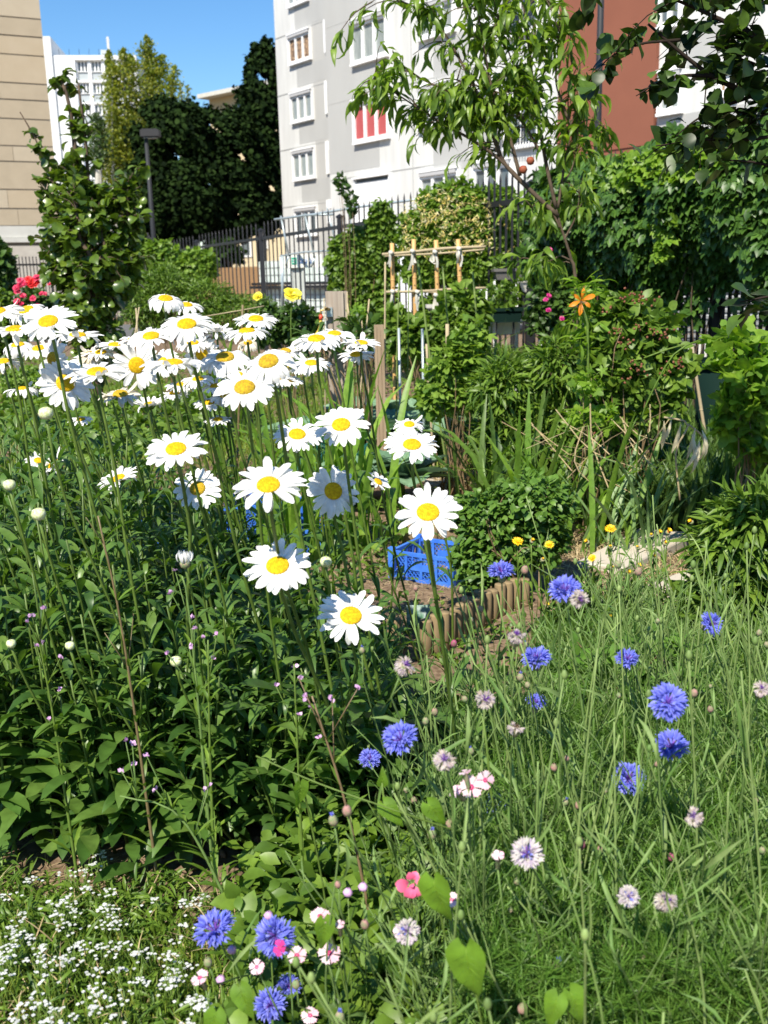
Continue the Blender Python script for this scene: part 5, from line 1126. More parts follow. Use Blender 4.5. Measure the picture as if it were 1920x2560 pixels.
DA = [
 (-8, 782, 120, 25, -20, 'white daisy cut off by the left edge, top of the clump'), (66, 776, 100, 32, -25, 'white daisy with folded-down petals and a domed disc, below the red roses', 60),
 (121, 805, 132, 38, 0, 'large flat daisy high at the left, right of the dome-disced one', 15), (194, 840, 112, 15, 40, 'daisy right of the large flat one, its petals tilted right', 12),
 (39, 826, 128, 14, 0, 'wide low-tilted daisy at the left edge, above a drooping one', 18), (45, 864, 88, 20, -10, 'daisy hanging its petals straight down at the left edge', 75),
 (133, 897, 96, 82, -35, 'daisy facing left with a cracked upright orange disc', 8), (164, 958, 126, 62, 25, 'daisy facing the viewer, brownish disc, below the facing-left one', 25),
 (243, 932, 142, 20, 5, 'wide white daisy in the middle of the left group, disc seen flat', 14), (56, 974, 84, 8, 0, 'low daisy at the left with skirt-like petals, over the green stems', 45),
 (287, 864, 92, 14, 30, 'small-disced daisy between the wide one and the crossed canes', 12), (378, 842, 118, 26, 0, 'daisy with a flat yellow disc under the crossed canes', 22),
 (342, 913, 114, 80, 5, 'daisy staring at the viewer with a round full disc', 8), (405, 907, 86, 55, -30, 'half-hidden daisy behind the pair of overlapping discs', 30),
 (432, 910, 142, 12, 0, 'wide daisy overlapping the half-hidden disc, flat face', 22), (414, 748, 100, 26, 25, 'topmost daisy, its petals hanging down under the disc', 70),
 (466, 764, 84, 22, 30, 'second topmost daisy, smaller, right of the topmost', 30), (467, 812, 134, 34, 5, 'large daisy right below the topmost daisy, thick stem', 30),
 (301, 988, 104, 20, 0, 'withering daisy with a brown disc under the centre left group', 25, 2), (375, 1012, 82, 6, 0, 'small half-open starry daisy with a tiny disc, low centre left', -25),
 (437, 984, 74, 16, 0, 'small daisy right of the half-open starry one, mostly behind stems', 25), (226, 887, 62, 40, 20, 'small withered yellowing daisy behind the wide left one', 40, 2),
 (202, 1050, 60, 10, 0, 'tiny low daisy among the stems at the left', 20), (505, 886, 88, 68, -10, 'daisy facing the viewer behind the three central ones', 15),
 (563, 896, 130, 28, 0, 'skirted daisy left of the biggest brown-orange disc', 45), (640, 799, 106, 24, 10, 'upper daisy of the pair under the yellow rose', 22),
 (617, 830, 116, 14, -10, 'lower daisy of the pair under the yellow rose', 38), (543, 827, 80, 16, 25, 'small daisy left of the pair under the yellow rose', -8),
 (672, 906, 146, 40, -15, 'daisy with the biggest orange disc and folded petals, centre', 55), (612, 971, 150, 38, 0, 'broad daisy below the biggest orange disc', 18),
 (791, 849, 124, 22, 0, 'daisy in front of the tap post foot, wide petals', 36), (836, 836, 98, 18, 15, 'daisy touching the tap post, behind its neighbour', 20),
 (903, 859, 94, 18, 25, 'daisy just left of the plank stake, upper one', 12), (891, 888, 90, 22, -10, 'small daisy just left of the plank stake, lower one', 15),
 (779, 909, 96, 22, 10, 'daisy with two discs close together, right daisy of the two', 22), (756, 922, 64, 22, -15, 'daisy with two discs close together, left daisy of the two', 22),
 (725, 952, 72, 18, 10, 'shaded small daisy above the bright sword leaves', 20), (545, 1050, 66, 10, 0, 'isolated low small daisy among tall stems', 20),
 (620, 858, 62, 30, 0, 'withered beige daisy under the pair below the yellow rose', 70, 2), (495, 949, 80, 20, 0, 'daisy half behind the skirted daisy and stems', 30),
 (538, 966, 72, 20, -10, 'partly hidden daisy left of the broad one', 30), (563, 990, 78, 24, 0, 'hidden lower daisy beneath the broad one', 35),
 (440, 1124, 156, 27, 0, 'large clean daisy standing alone left of centre', 14), (133, 1160, 92, 42, -60, 'side-on daisy turned left with petals swept up', -8),
 (96, 1152, 64, 30, 30, 'small daisy behind the side-on one at the left'), (296, 1197, 106, 22, -50, 'tilted daisy with a small disc, left of the brown-disced one', 0),
 (494, 1222, 118, 48, 0, 'daisy with an ochre disc, below the large clean one', 12), (671, 1214, 180, 29, 0, 'big daisy in the very middle with spread petals', 12),
 (833, 1228, 138, 64, 15, 'daisy with a folded petal tuft on top of its disc', 25), (743, 1087, 130, 28, 10, 'daisy left of the bright one near the plank stake foot', 22),
 (853, 1063, 142, 34, -5, 'bright daisy in front of the plank stake foot', 14), (945, 1205, 70, 40, 60, 'small side-on daisy right of the tufted one', -8),
 (1070, 1282, 176, 36, 0, 'large daisy above the nearest blue crate, rightmost big bloom', 14), (1030, 1113, 138, 26, 5, 'rightmost upper daisy in front of the soil path', 18),
 (1023, 1062, 82, 22, 0, 'shaded small daisy just above the rightmost upper one', 40), (694, 1415, 176, 33, 0, 'large daisy second from the bottom, over the blue crates', 12),
 (877, 1540, 168, 33, 10, 'lowest daisy of all, fully open above a cornflower bud', 12),
 (252, 882, 78, 20, 10, 'daisy squeezed between the wide one and the small-disced one', 30), (482, 858, 84, 24, 10, 'daisy behind the thick-stemmed one below the topmost daisy', 35), (592, 938, 88, 22, -10, 'daisy wedged between the skirted one and the broad one', 30),
 (522, 1008, 78, 14, 0, 'low daisy beneath the broad one, among many stems', 25), (700, 945, 82, 20, 15, 'daisy behind the folded petals of the biggest orange disc', 30), (330, 850, 66, 20, -10, 'small daisy just left of the crossed canes', 20),
 (98, 872, 90, 24, -10, 'daisy between the left edge ones and the one facing left', 35), (714, 880, 80, 20, 5, 'daisy between the biggest orange disc and the two close discs', 25), (456, 962, 82, 18, 0, 'daisy low between the round full disc and the broad one', 30), (212, 900, 76, 30, 0, 'daisy hidden above the wide white one of the left group', 30), (8, 905, 90, 20, 0, 'daisy half out of the left edge under the wide low-tilted one', 40),
]
for row in DA:
    px, py, w, t, a, lab = row[:6]; dr = row[6] if len(row) > 6 else 20; od = row[7] if len(row) > 7 else 0
    dome = od or (1 if lab.find('orange disc') > 0 or lab.find('ochre') > 0 else 0)
    daisy(px, py, w, t, a, lab, droop=dr, old=dome, n=20 if w < 80 else 24)

def daisy_bud(px, py, s, label, opening=False, Y=1.7):
    c = P(px, py, Y); base = np.array([c[0] + .05, max(1.95, Y + .3), 0]); t = thing('daisy_bud', label, 'flower bud', base); ln = stem_to_ground(c - [0, 0, s], base)
    mb = MB(); mb.tube(ln, .0024, 6); mb.build('stem', M_stem, t, True); mb = MB()
    if opening:
        mb.lathe([(.002, -s), (s * .8, -s * .7), (s, 0), (s * .9, s * .3), (.001, s * .3)], c, (0, 0, 1), 12); mb.build('calyx', M_bud, t, True); mb = MB()
        n = 14; a = np.arange(n) * 2 * math.pi / n; f = unit(np.stack([np.cos(a) * .25, np.sin(a) * .25, np.ones(n)], 1)); place(mb, 'lance', c + np.stack([np.cos(a), np.sin(a), 0 * a], 1) * s * .7, f, np.stack([np.cos(a), np.sin(a), 0 * a], 1), s * 2.4, 1.3); mb.build('petals', M_petal, t, True)
    else:
        mb.lathe([(.002, -s * .8), (s * .8, -s * .6), (s, 0), (s * .85, s * .5), (s * .4, s * .75), (.001, s * .78)], c, (.1, -.2, 1), 14, .03); mb.build('head', M_budpale, t, True)
M_budpale = mat('pale_green_bud', (.45, .52, .20), .6, .3, (300, (.68, .70, .48), .12), (600, .5))
for (x, y, s, l, o) in ((463, 1408, .010, 'half-open white daisy bud among the dark leaves left of the lower daisies', True), (97, 1285, .013, 'pale daisy bud just opening at the left', False), (24, 1212, .011, 'pale daisy bud at the left edge', False), (440, 1653, .011, 'round pale green daisy bud low in the dark leaves', False), (28, 1609, .009, 'small round daisy bud near the left edge', False), (175, 1614, .009, 'small round daisy bud right of the one near the left edge', False), (815, 1404, .011, 'whitish closed bud between the blue crates and a big daisy', False), (115, 1033, .013, 'greenish white opening bud behind the left stems', False)):
    daisy_bud(x, y, s, l, o)

# ---- the dense leafy mass of the daisy clump
def daisy_leaf_mass():
    r = np.random.default_rng(100); mb = MB(); st = MB(); K = 640
    for k in range(K):
        Y = 1.9 + 1.55 * r.uniform() ** 1.1; right = np.interp(Y, [1.9, 2.3, 2.8, 3.5], [900, 985, 900, 480]); px = r.uniform(-160, right)
        b = np.array([(px - 960) / FPX * Y / .985, Y, 0.0]); hh = np.interp(px, [-160, 250, 480, 700, 1000], [.82, .78, .58, .40, .30]) * r.uniform(.6, 1.05); hh *= np.interp(Y, [1.9, 2.2, 3.5], [.8, 1, .92])
        lean = np.array([-.02, -.12 if Y < 2.3 else -.04, 0]) + r.normal(size=3) * [.05, .04, 0]; top = b + lean + [0, 0, hh]; ln = smooth_line([b, (b + top) / 2 + r.normal(size=3) * .02, top], 8); st.tube(ln, np.linspace(.0038, .002, 8), 5)
        n = int(10 + hh * 16); s = np.sort(r.uniform(.08, 1.0, n)); pp = np.array([ln[int(x * 7)] + (ln[min(7, int(x * 7) + 1)] - ln[int(x * 7)]) * (x * 7 % 1) for x in s]); a = np.arange(n) * 2.4 + r.uniform(0, 6)
        L = np.interp(s, [0, .35, 1], [.185, .145, .065]) * r.uniform(.75, 1.2, n); el = np.interp(s, [0, .5, 1], [.15, .5, 1.1]) + r.normal(size=n) * .2
        place(mb, 'lance', pp, unit(np.stack([np.cos(a), np.sin(a), el], 1)), np.repeat([[0, 0, 1.0]], n, 0), L, r.uniform(.85, 1.3, n), r)
    # large basal leaves arching out at the front
    for k in range(210):
        px = r.uniform(60, 980); Y = r.uniform(1.78, 2.05); b = np.array([(px - 960) / FPX * Y, Y, r.uniform(.04, .36)]); a = r.uniform(-2.6, -.5); place(mb, 'lance', [b], [unit(np.array([math.cos(a), math.sin(a), r.uniform(.1, .9)]))], [[0, 0, 1.0]], r.uniform(.12, .19), r.uniform(.75, 1.0), r)
    o = mb.build('daisy_leaves', M_daisyleaf, None, True); tag(o, 'dense dark green lance-shaped leaves of the daisy clump', 'leaves', kind='stuff')
    o = st.build('daisy_stalks', M_stemdark, None, True); tag(o, 'thin green stalks inside the daisy clump', 'stalks', kind='stuff')
daisy_leaf_mass()
# fine weeds with small pinkish flowers among the daisies, tall red-stemmed weed
def weed(px0, py0, px1, py1, Y, label, stem, seed, tips=6, leafm=None, L=.07, fl=True):
    b = P(px0, py0, Y) * GZ; e = P(px1, py1, Y); t = thing('willowherb', label, 'weed', b); r = np.random.default_rng(seed); ln = smooth_line([b, (P(px0, py0, Y) * .5 + e * .5), e], 14); st = MB(); st.tube(ln, np.linspace(.0035, .0015, 14), 6); lf = MB(); fb = MB()
    n = 26; s = np.linspace(.15, .97, n); pp = np.array([ln[int(x * 13)] for x in s]); a = np.arange(n) * 1.6; place(lf, 'lancen', pp, unit(np.stack([np.cos(a), np.sin(a), np.full(n, .8)], 1)), np.repeat([[0, 0, 1.0]], n, 0), L * np.linspace(1.1, .5, n), 1, r)
    for k in range(tips):
        q = ln[int(r.uniform(.6, 1) * 13)]; d = unit(rdir(1, r)[0] * .5 + [0, 0, 1]) * r.uniform(.04, .12); st.tube([q, q + d], .0009, 4)
        if fl: place(fb, 'flat', np.repeat([q + d], 4, 0), rdir(4, r, .8), rdir(4, r), .008, 1.6, r)
    st.build('stem', stem, t, True); lf.build('leaves', leafm or M_mid, t, True)
    if fl: fb.build('blossoms', M_lilac, t, True)
weed(372, 1905, 245, 1290, 1.72, 'tall reddish-stemmed weed leaning left through the daisy leaves', M_redstem, 1, 4, fl=False)
weed(530, 2150, 520, 1600, 1.66, 'leafy greenish weed right of the tall reddish-stemmed one', M_stem, 2, 3)
weed(760, 2250, 735, 1660, 1.6, 'slim weed with tiny lilac flowers in front of the lower daisies', M_stem, 3, 5)
weed(500, 1700, 455, 1440, 1.7, 'weed with tiny lilac flowers below the half-open daisy bud', M_greystem, 4, 6)
weed(180, 2050, 90, 1560, 1.75, 'weed with tiny lilac flowers low at the left', M_stem, 5, 8)
weed(620, 2120, 300, 1990, 1.55, 'sprawling weed with pale pink tips across the basal leaves', M_greystem, 6, 8)
weed(960, 2330, 780, 1740, 1.45, 'thin brown weed stalk leaning in front of the dark gap', M_brownstem, 7, 4)
weed(40, 2120, 10, 1960, 1.9, 'grey-green weed beside the bare soil at the left edge', M_greystem, 8, 3, fl=False)

# ---------------------------------------------------------------- cornflowers
def cornflower(px, py, w, Y, label, kind='blue', tilt=(0, -.5, 1), base=None, seed=0, double=False):
    c = P(px, py, Y); size = w * np.linalg.norm(c - EYE) / FPX; r = np.random.default_rng(int(px * 3 + py)); nrm = unit(np.array(tilt, float) + r.normal(size=3) * .12)
    b = np.array([c[0] + r.uniform(.0, .14), Y + r.uniform(.12, .35), 0.0]) if base is None else base
    t = thing('cornflower', label, 'cornflower', b, 'cornflowers'); rc = size * .13
    ln = smooth_line([b, (b + c) / 2 + r.normal(size=3) * [.03, .02, 0], c - nrm * .06, c - nrm * .018], 14); mb = MB(); mb.tube(ln, np.linspace(.0018, .0014, 14), 6); mb.build('stem', M_greystem, t, True)
    k = 7; pp = ln[(np.linspace(.2, .8, k) * 13).astype(int)]; mb = MB(); place(mb, 'lancen', pp, unit(rdir(k, r) * .7 + [0, 0, .9]), rdir(k, r, .5), .09, .55, r); mb.build('leaves', M_greystem, t, True)
    mb = MB(); mb.lathe([(.002, -.020), (.0065, -.016), (.0075, -.009), (.006, -.002), (.005, .002)], c, nrm, 10); mb.build('calyx', M_bud, t, True)
    u = unit(np.cross(nrm, [.3, 1, .1])); v = np.cross(nrm, u); mb = MB(); R_ = size / 2; n = {'blue': 13, 'pale': 10, 'white': 9, 'dead': 6}[kind]
    for row in range(2):
        for k in range(n - 3 * row):
            al = 2 * math.pi * (k + .5 * row) / (n - 3 * row) + r.normal() * .12; el = r.uniform(.05, .55) + .5 * row
            if kind in ('dead', 'white'): el = r.uniform(-.9, .4)
            d = unit(math.cos(al) * u + math.sin(al) * v + nrm * el); tube_end = c + d * R_ * .5; side = unit(np.cross(d, nrm)); top = np.cross(side, d)
            mb.tube([c, tube_end], [.0009, .0022], 5); m = 7; be = np.linspace(-1.15, 1.15, m); f = unit(d[None] + side[None] * be[:, None] * .75 + top[None] * (.3 * np.cos(be * 2.4))[:, None] + r.normal(size=(m, 3)) * .1)
            place(mb, 'lancen', np.repeat([tube_end - d * .001], m, 0), f, np.repeat([top], m, 0), R_ * r.uniform(.45, .66, m), 1.55, r)
    mb.build('florets', M_blue if kind == 'blue' else M_pale if kind == 'pale' else M_wither, t, True)
    mb = MB(); k = 26; f = unit(nrm[None] + rdir(k, r) * .75); place(mb, 'hair', np.repeat([c], k, 0), f, rdir(k, r), R_ * .62, 3.0, r); mb.build('centre', M_purple if kind != 'dead' else M_brownstem, t, True)
    if kind == 'pale':
        mb = MB(); k = 16; f = unit(rdir(k, r) + nrm * .6); place(mb, 'lancen', c + f * R_ * .3, f, rdir(k, r), R_ * .55, 1.6, r); mb.build('blue_tips', M_blue, t, True)
    return t
S = 1920 / 1659
CF = [(1083, 1239, 62, 'upright blue cornflower left of the two highest grey buds', 'blue', (-.1, -.1, 1)), (1222, 1280, 76, 'blue cornflower overlapping a faded white one', 'blue', (-.1, -.4, 1)), (1252, 1293, 44, 'faded white cornflower head peeping from behind a blue one', 'white', (.4, -.6, .6)),
 (1532, 1350, 56, 'double-lobed blue cornflower at the far right before the slab', 'blue', (.3, -.7, .6)), (1160, 1428, 68, 'wide blue cornflower crossed by a stem below the dark faded head', 'blue', (0, -.3, 1)), (1355, 1427, 54, 'blue cornflower beside the broad strawberry leaves', 'blue', (0, -.3, 1)),
 (1157, 1521, 50, 'small half-shaded blue cornflower left of the strawberry leaves', 'blue', (.2, -.2, 1)), (1441, 1519, 86, 'largest blurred cornflower at the right', 'blue', (0, -.8, .7)), (1450, 1617, 78, 'cornflower directly below the largest one at the right', 'blue', (0, -.4, 1)),
 (866, 1600, 82, 'large blue cornflower in front of the dark daisy leaves', 'blue', (-.2, -.6, .9)), (799, 1641, 50, 'small blue cornflower left of the large one by the dark leaves', 'blue', (0, -.6, .9)), (1357, 1684, 72, 'blue cornflower down left of the pair at the right', 'blue', (0, -.6, .9)),
 (1067, 1744, 64, 'blue cornflower just below the pale pink pinks', 'blue', (0, -.6, .9)), (1139, 1846, 72, 'half-faded blue and white cornflower', 'pale', (-.2, -.7, .8)), (1357, 1937, 48, 'small half-faded cornflower with bluish petals in the feathery green', 'pale', (0, -.7, .8)),
 (466, 2013, 88, 'left blue cornflower of the pair near the bottom', 'blue', (-.3, -.4, .9)), (596, 2020, 88, 'big cornflower facing the viewer near the bottom, round purple centre', 'blue', (0, -1.2, .5)), (585, 2172, 68, 'lowest blue cornflower, lower half of a touching pair', 'blue', (-.2, -.6, .8)), (622, 2133, 52, 'blue cornflower touching the lowest one from above right', 'blue', (.5, -.6, .8)),
 (875, 1438, 50, 'drooping faded cornflower with purple centre right of the lowest daisy', 'white', (.2, -.3, 1)), (1048, 1511, 48, 'ragged white and violet faded cornflower left of the small blue one', 'white', (.2, -.6, .7)), (1114, 1572, 40, 'brownish dead cornflower head right of the ragged faded one', 'dead', (0, -.5, 1)),
 (960, 1642, 52, 'shaggy white faded cornflower above the pinks', 'white', (-.1, -.6, .8)), (1437, 1944, 50, 'cream and brown faded cornflower in the feathery green', 'white', (.1, -.3, .9)), (1116, 1372, 44, 'dark-topped faded cornflower with white skirt', 'white', (.1, -.2, 1)), (1499, 1764, 42, 'pale papery faded cornflower at the right', 'white', (-.3, -.5, .8)),
 (1645, 1488, 36, 'faded white cornflower at the right edge', 'white', (0, -.6, .8)), (880, 2012, 56, 'whitish-pink shaggy flower with bluish heart near the bottom centre', 'pale', (0, -.9, .6))]
for (x, y, w, lab, kd, tl) in CF:
    x, y, w = x * S, y * S, w * S; Y = float(np.clip(FPX * .050 / w, 1.02, 1.75)) if kd == 'blue' else 1.3 if y < 1900 else 1.12
    while P(x, y, Y)[2] < .15: Y -= .02
    cornflower(x, y, w, Y, lab, kd, tl)

# anchors used to say where a small flower stands
ANCH = [(x * S, y * S, 'the ' + l.split(',')[0].replace('the very ', '')) for (x, y, w, l, k, t) in CF if len(l.split(',')[0].split()) <= 9]
USED = set()
def where(px, py):
    out = []
    for (x, y, n) in sorted(ANCH, key=lambda q: (q[0] - px) ** 2 + (q[1] - py) ** 2)[:5]:
        dx, dy = px - x, py - y; d = math.hypot(dx, dy)
        w = ('right of' if dx > 0 else 'left of') if abs(dx) > 1.6 * abs(dy) else ('below' if dy > 0 else 'above') if abs(dy) > 1.6 * abs(dx) else ('below right of' if dx > 0 else 'below left of') if dy > 0 else ('above right of' if dx > 0 else 'above left of')
        out.append(w + ' ' + n)
    return out
def unique(prefix, px, py):
    for w in where(px, py):
        l = prefix + ' ' + w
        if l not in USED and len(l.split()) <= 16: USED.add(l); return l
    return prefix + ' among the grey-green cornflower stems'
BUD = [(1162, 1497, 'pink', .0085), (1201, 1522, 'pink', .0075), (1179, 1549, 'green', .006), (1312, 1424, 'pink', .010), (1545, 1411, 'green', .009), (1596, 1428, 'pink', .0095), (1898, 1581, 'green', .007), (1644, 1552, 'green', .006), (1315, 1611, 'blue', .0065), (1301, 1692, 'blue', .0085), (1319, 1712, 'green', .007), (1162, 1747, 'green', .007), (1064, 1802, 'green', .008), (1177, 1877, 'blue', .008), (1087, 1779, 'pink', .008), (1547, 1738, 'green', .0055), (1776, 1715, 'green', .0045), (1735, 1732, 'pink', .009), (1776, 1772, 'pink', .007), (1917, 1611, 'green', .007), (1385, 1918, 'pink', .008), (1417, 1895, 'pink', .006), (1446, 2012, 'pink', .008), (1414, 2005, 'blue', .007), (1452, 2109, 'magenta', .011), (1501, 2123, 'pink', .007), (1678, 2142, 'magenta', .008), (1446, 2154, 'green', .008), (1293, 2203, 'green', .007), (1275, 2274, 'green', .006), (1460, 2323, 'green', .008), (1559, 2371, 'pink', .008), (1608, 2397, 'green', .008), (1590, 2291, 'green', .006), (1307, 2520, 'pink', .0095), (1512, 1976, 'green', .006), (1643, 1909, 'pink', .006), (1394, 2414, 'blue', .011), (868, 2026, 'pink', .009), (833, 2050, 'blue', .009), (1080, 2085, 'blue', .010), (1125, 2060, 'pink', .010), (850, 2540, 'blue', .010), (905, 1625, 'blue', .0065), (1135, 1608, 'magenta', .008), (1040, 1469, 'pink', .007), (1015, 1975, 'green', .006), (1035, 2000, 'pink', .007), (845, 2210, 'pink', .006), (912, 2310, 'pink', .008), (520, 2405, 'green', .008), (1905, 2125, 'green', .007), (1890, 2000, 'pink', .005), (740, 2460, 'green', .008)]
COLN = {'pink': 'pink-tinged closed bud', 'green': 'grey-green closed bud', 'blue': 'blue-tipped cornflower bud', 'magenta': 'round magenta-purple bud'}
M_buds = {'pink': M_budpink, 'green': M_bud, 'blue': M_bud, 'magenta': mat('magenta_bud', (.32, .06, .14), .6, .3, (200, (.18, .10, .08), .1))}
for (x, y, kd, s) in BUD:
    Y = float(np.clip(1.75 - (y - 1400) / 1160 * .65, 1.05, 1.8)) if x > 1000 else 1.15 if y > 1900 else 1.45
    c = P(x, y, Y); r = np.random.default_rng(x + y); b = np.array([c[0] + r.uniform(-.02, .16), Y + r.uniform(.1, .35), 0.0]); t = thing('cornflower_bud', unique(COLN[kd], x, y), 'flower bud', b, 'cornflower buds')
    s *= .72; nrm = unit(np.array([r.normal() * .2, -.15, 1])); mb = MB(); mb.tube(smooth_line([b, (b + c) / 2 + r.normal(size=3) * [.03, .02, 0], c - nrm * .04, c - nrm * s], 12), np.linspace(.0017, .0012, 12), 5); mb.build('stem', M_greystem, t, True)
    mb = MB(); mb.lathe([(.001, -s * 1.3), (s * .75, -s * 1.0), (s, -.1 * s), (s * .8, s * .6), (s * .45, s * 1.05), (.001, s * 1.15)], c, nrm, 12, .04); mb.build('head', M_buds[kd], t, True)
    if kd == 'blue': mb = MB(); place(mb, 'lancen', np.repeat([c + nrm * s * .6], 12, 0), unit(nrm[None] + rdir(12, r) * .35), rdir(12, r), s * 1.3, 1.6, r); mb.build('petal_tips', M_blue, t, True)
    k = 4; mb = MB(); place(mb, 'lancen', np.array([b + (c - b) * q for q in (.3, .5, .65, .8)]), unit(rdir(k, r) * .6 + [0, 0, .9]), rdir(k, r, .5), .075, .5, r); mb.build('leaves', M_greystem, t, True)

# ---------------------------------------------------------------- pinks, small pink flowers, hot pink snapdragon
def pink(px, py, w, Y, label, m=M_pink, tilt=(0, -.8, .7), eye=True):
    c = P(px, py, Y); s = w / 2 * Y / FPX; r = np.random.default_rng(int(px + py)); b = np.array([c[0] + r.uniform(-.03, .06), Y + .06, 0.0]); t = thing('pink_flower', label, 'pink', b, 'pale pink garden pinks'); nrm = unit(np.array(tilt, float)); u = unit(np.cross(nrm, [.2, 1, .1])); v = np.cross(nrm, u)
    mb = MB(); mb.tube(smooth_line([b, (b + c) / 2 + [.01, 0, 0], c - nrm * .02], 8), .0013, 5); mb.build('stem', M_greystem, t, True); mb = MB(); mb.lathe([(.001, -.022), (.003, -.02), (.0035, -.003), (.005, 0)], c, nrm, 8); mb.build('calyx', M_bud, t, True)
    mb = MB()
    for k in range(5):
        al = k * 2 * math.pi / 5 + r.normal() * .1; d0 = math.cos(al) * u + math.sin(al) * v; sd = -math.sin(al) * u + math.cos(al) * v; n = 7
        V = [c, c + nrm * .0003 * k] ; e = []
        for j in range(n):
            be = (j / (n - 1) - .5) * 1.05; L = s * (1.0 if j % 2 == 0 else .86) * (1 - .15 * abs(be)); e.append(c + nrm * (.15 * s - .25 * s * (be * be) - r.uniform(0, .25) * s * .6 + .0004 * k) + L * (math.cos(be) * d0 + math.sin(be) * sd))
        V = [c + nrm * .001] + e; mb.add(V, [[0, j, j + 1, j + 2] for j in range(1, n - 1, 2)])
    mb.build('petals', m, t, True)
    if eye: mb = MB(); mb.lathe([(s * .24, .12 * s), (s * .15, .16 * s), (.001, .17 * s)], c, nrm, 10); mb.build('eye', M_hotd, t, True)
M_hotd = mat('crimson_eye', (.50, .04, .14), .6, .2)
for (x, y, w, lab, tl) in ((1178, 1967, 68, 'pale pink flower with a crimson ring, left of the two facing ones', (-.1, -1, .4)), (1212, 1950, 56, 'pale pink fringed flower, right of the two facing ones', (.3, -1, .5)), (1140, 1980, 44, 'small pale pink flower half closed left of the ringed one', (-.6, -.3, .8)), (1163, 1932, 38, 'pale pink flower seen edge-on above the ringed one', (-.2, .2, 1)),
    (742, 2390, 62, 'shell-pink flower below the round cornflower', (0, -.3, 1)), (823, 2385, 72, 'wide white-pink flower right of the shell-pink one', (.1, -.4, 1)), (642, 2418, 48, 'crumpled pink flower below the left cornflower pair', (0, -.6, .8)), (500, 2446, 58, 'two-petalled pale pink flower at the lower left', (-.3, -.2, 1)), (800, 2292, 64, 'pale pink flower behind a bright bindweed leaf', (.1, -.2, 1)), (775, 2540, 56, 'pink flower at the bottom edge', (.1, -.4, 1)), (1245, 2140, 40, 'small pinkish-white flower in the grey stems', (0, -.2, 1)), (1130, 2250, 46, 'washed-out pink flower above the big bindweed leaf', (0, -.5, .8)), (1000, 2330, 44, 'whitish fringed flower left of the big bindweed leaf', (0, -.6, .8)), (850, 2312, 30, 'tiny pink flower right of the round cornflower', (0, -.3, 1)), (700, 2370, 50, 'deep pink flower half hidden by the round cornflower', (-.5, -.6, .6))):
    pink(x, y, w, 1.22 if y < 2100 else 1.16, lab, M_pink if 'deep' not in lab else M_magenta, tl, w > 45)
c = P(1030, 2205, 1.2); t = thing('snapdragon', 'hot pink snapdragon-like bloom in front of the bindweed leaf', 'flower', c * GZ + [.01, .08, 0], None); r = np.random.default_rng(9); mb = MB(); f = unit(np.array([[-.9, -.3, .1], [-.3, -.5, -.9], [.3, -.4, -.9], [.7, -.2, .2], [-.2, -.2, .9], [.3, 0, .8], [0, -.9, 0]])); place(mb, 'round', c + f * .004, f, unit(np.array([[0, -1, .3]] * 7) + r.normal(size=(7, 3)) * .2), np.array([.022, .02, .02, .014, .014, .014, .008]), 1.2, r); mb.build('petals', M_hot, t, True); rods('stem', [smooth_line([c * GZ + [.01, .08, 0], c + [0, .02, -.1], c], 8)], M_stem, t, .0016)
# tiny lilac blossoms
for k, (x, y) in enumerate(((908, 2218), (870, 2232), (552, 2450), (580, 2375), (672, 2290))):
    c = P(x, y, 1.25); t = thing('clover_blossom', unique('tiny round lilac blossom', x, y), 'blossom', c * GZ, 'tiny lilac blossoms'); mb = MB(); mb.lathe([(.001, -.006), (.006, -.003), (.007, .002), (.004, .006), (.001, .007)], c, (0, 0, 1), 9, .1); mb.build('head', M_lilac, t, True); rods('stem', [[c * GZ, c]], M_stem, t, .001)

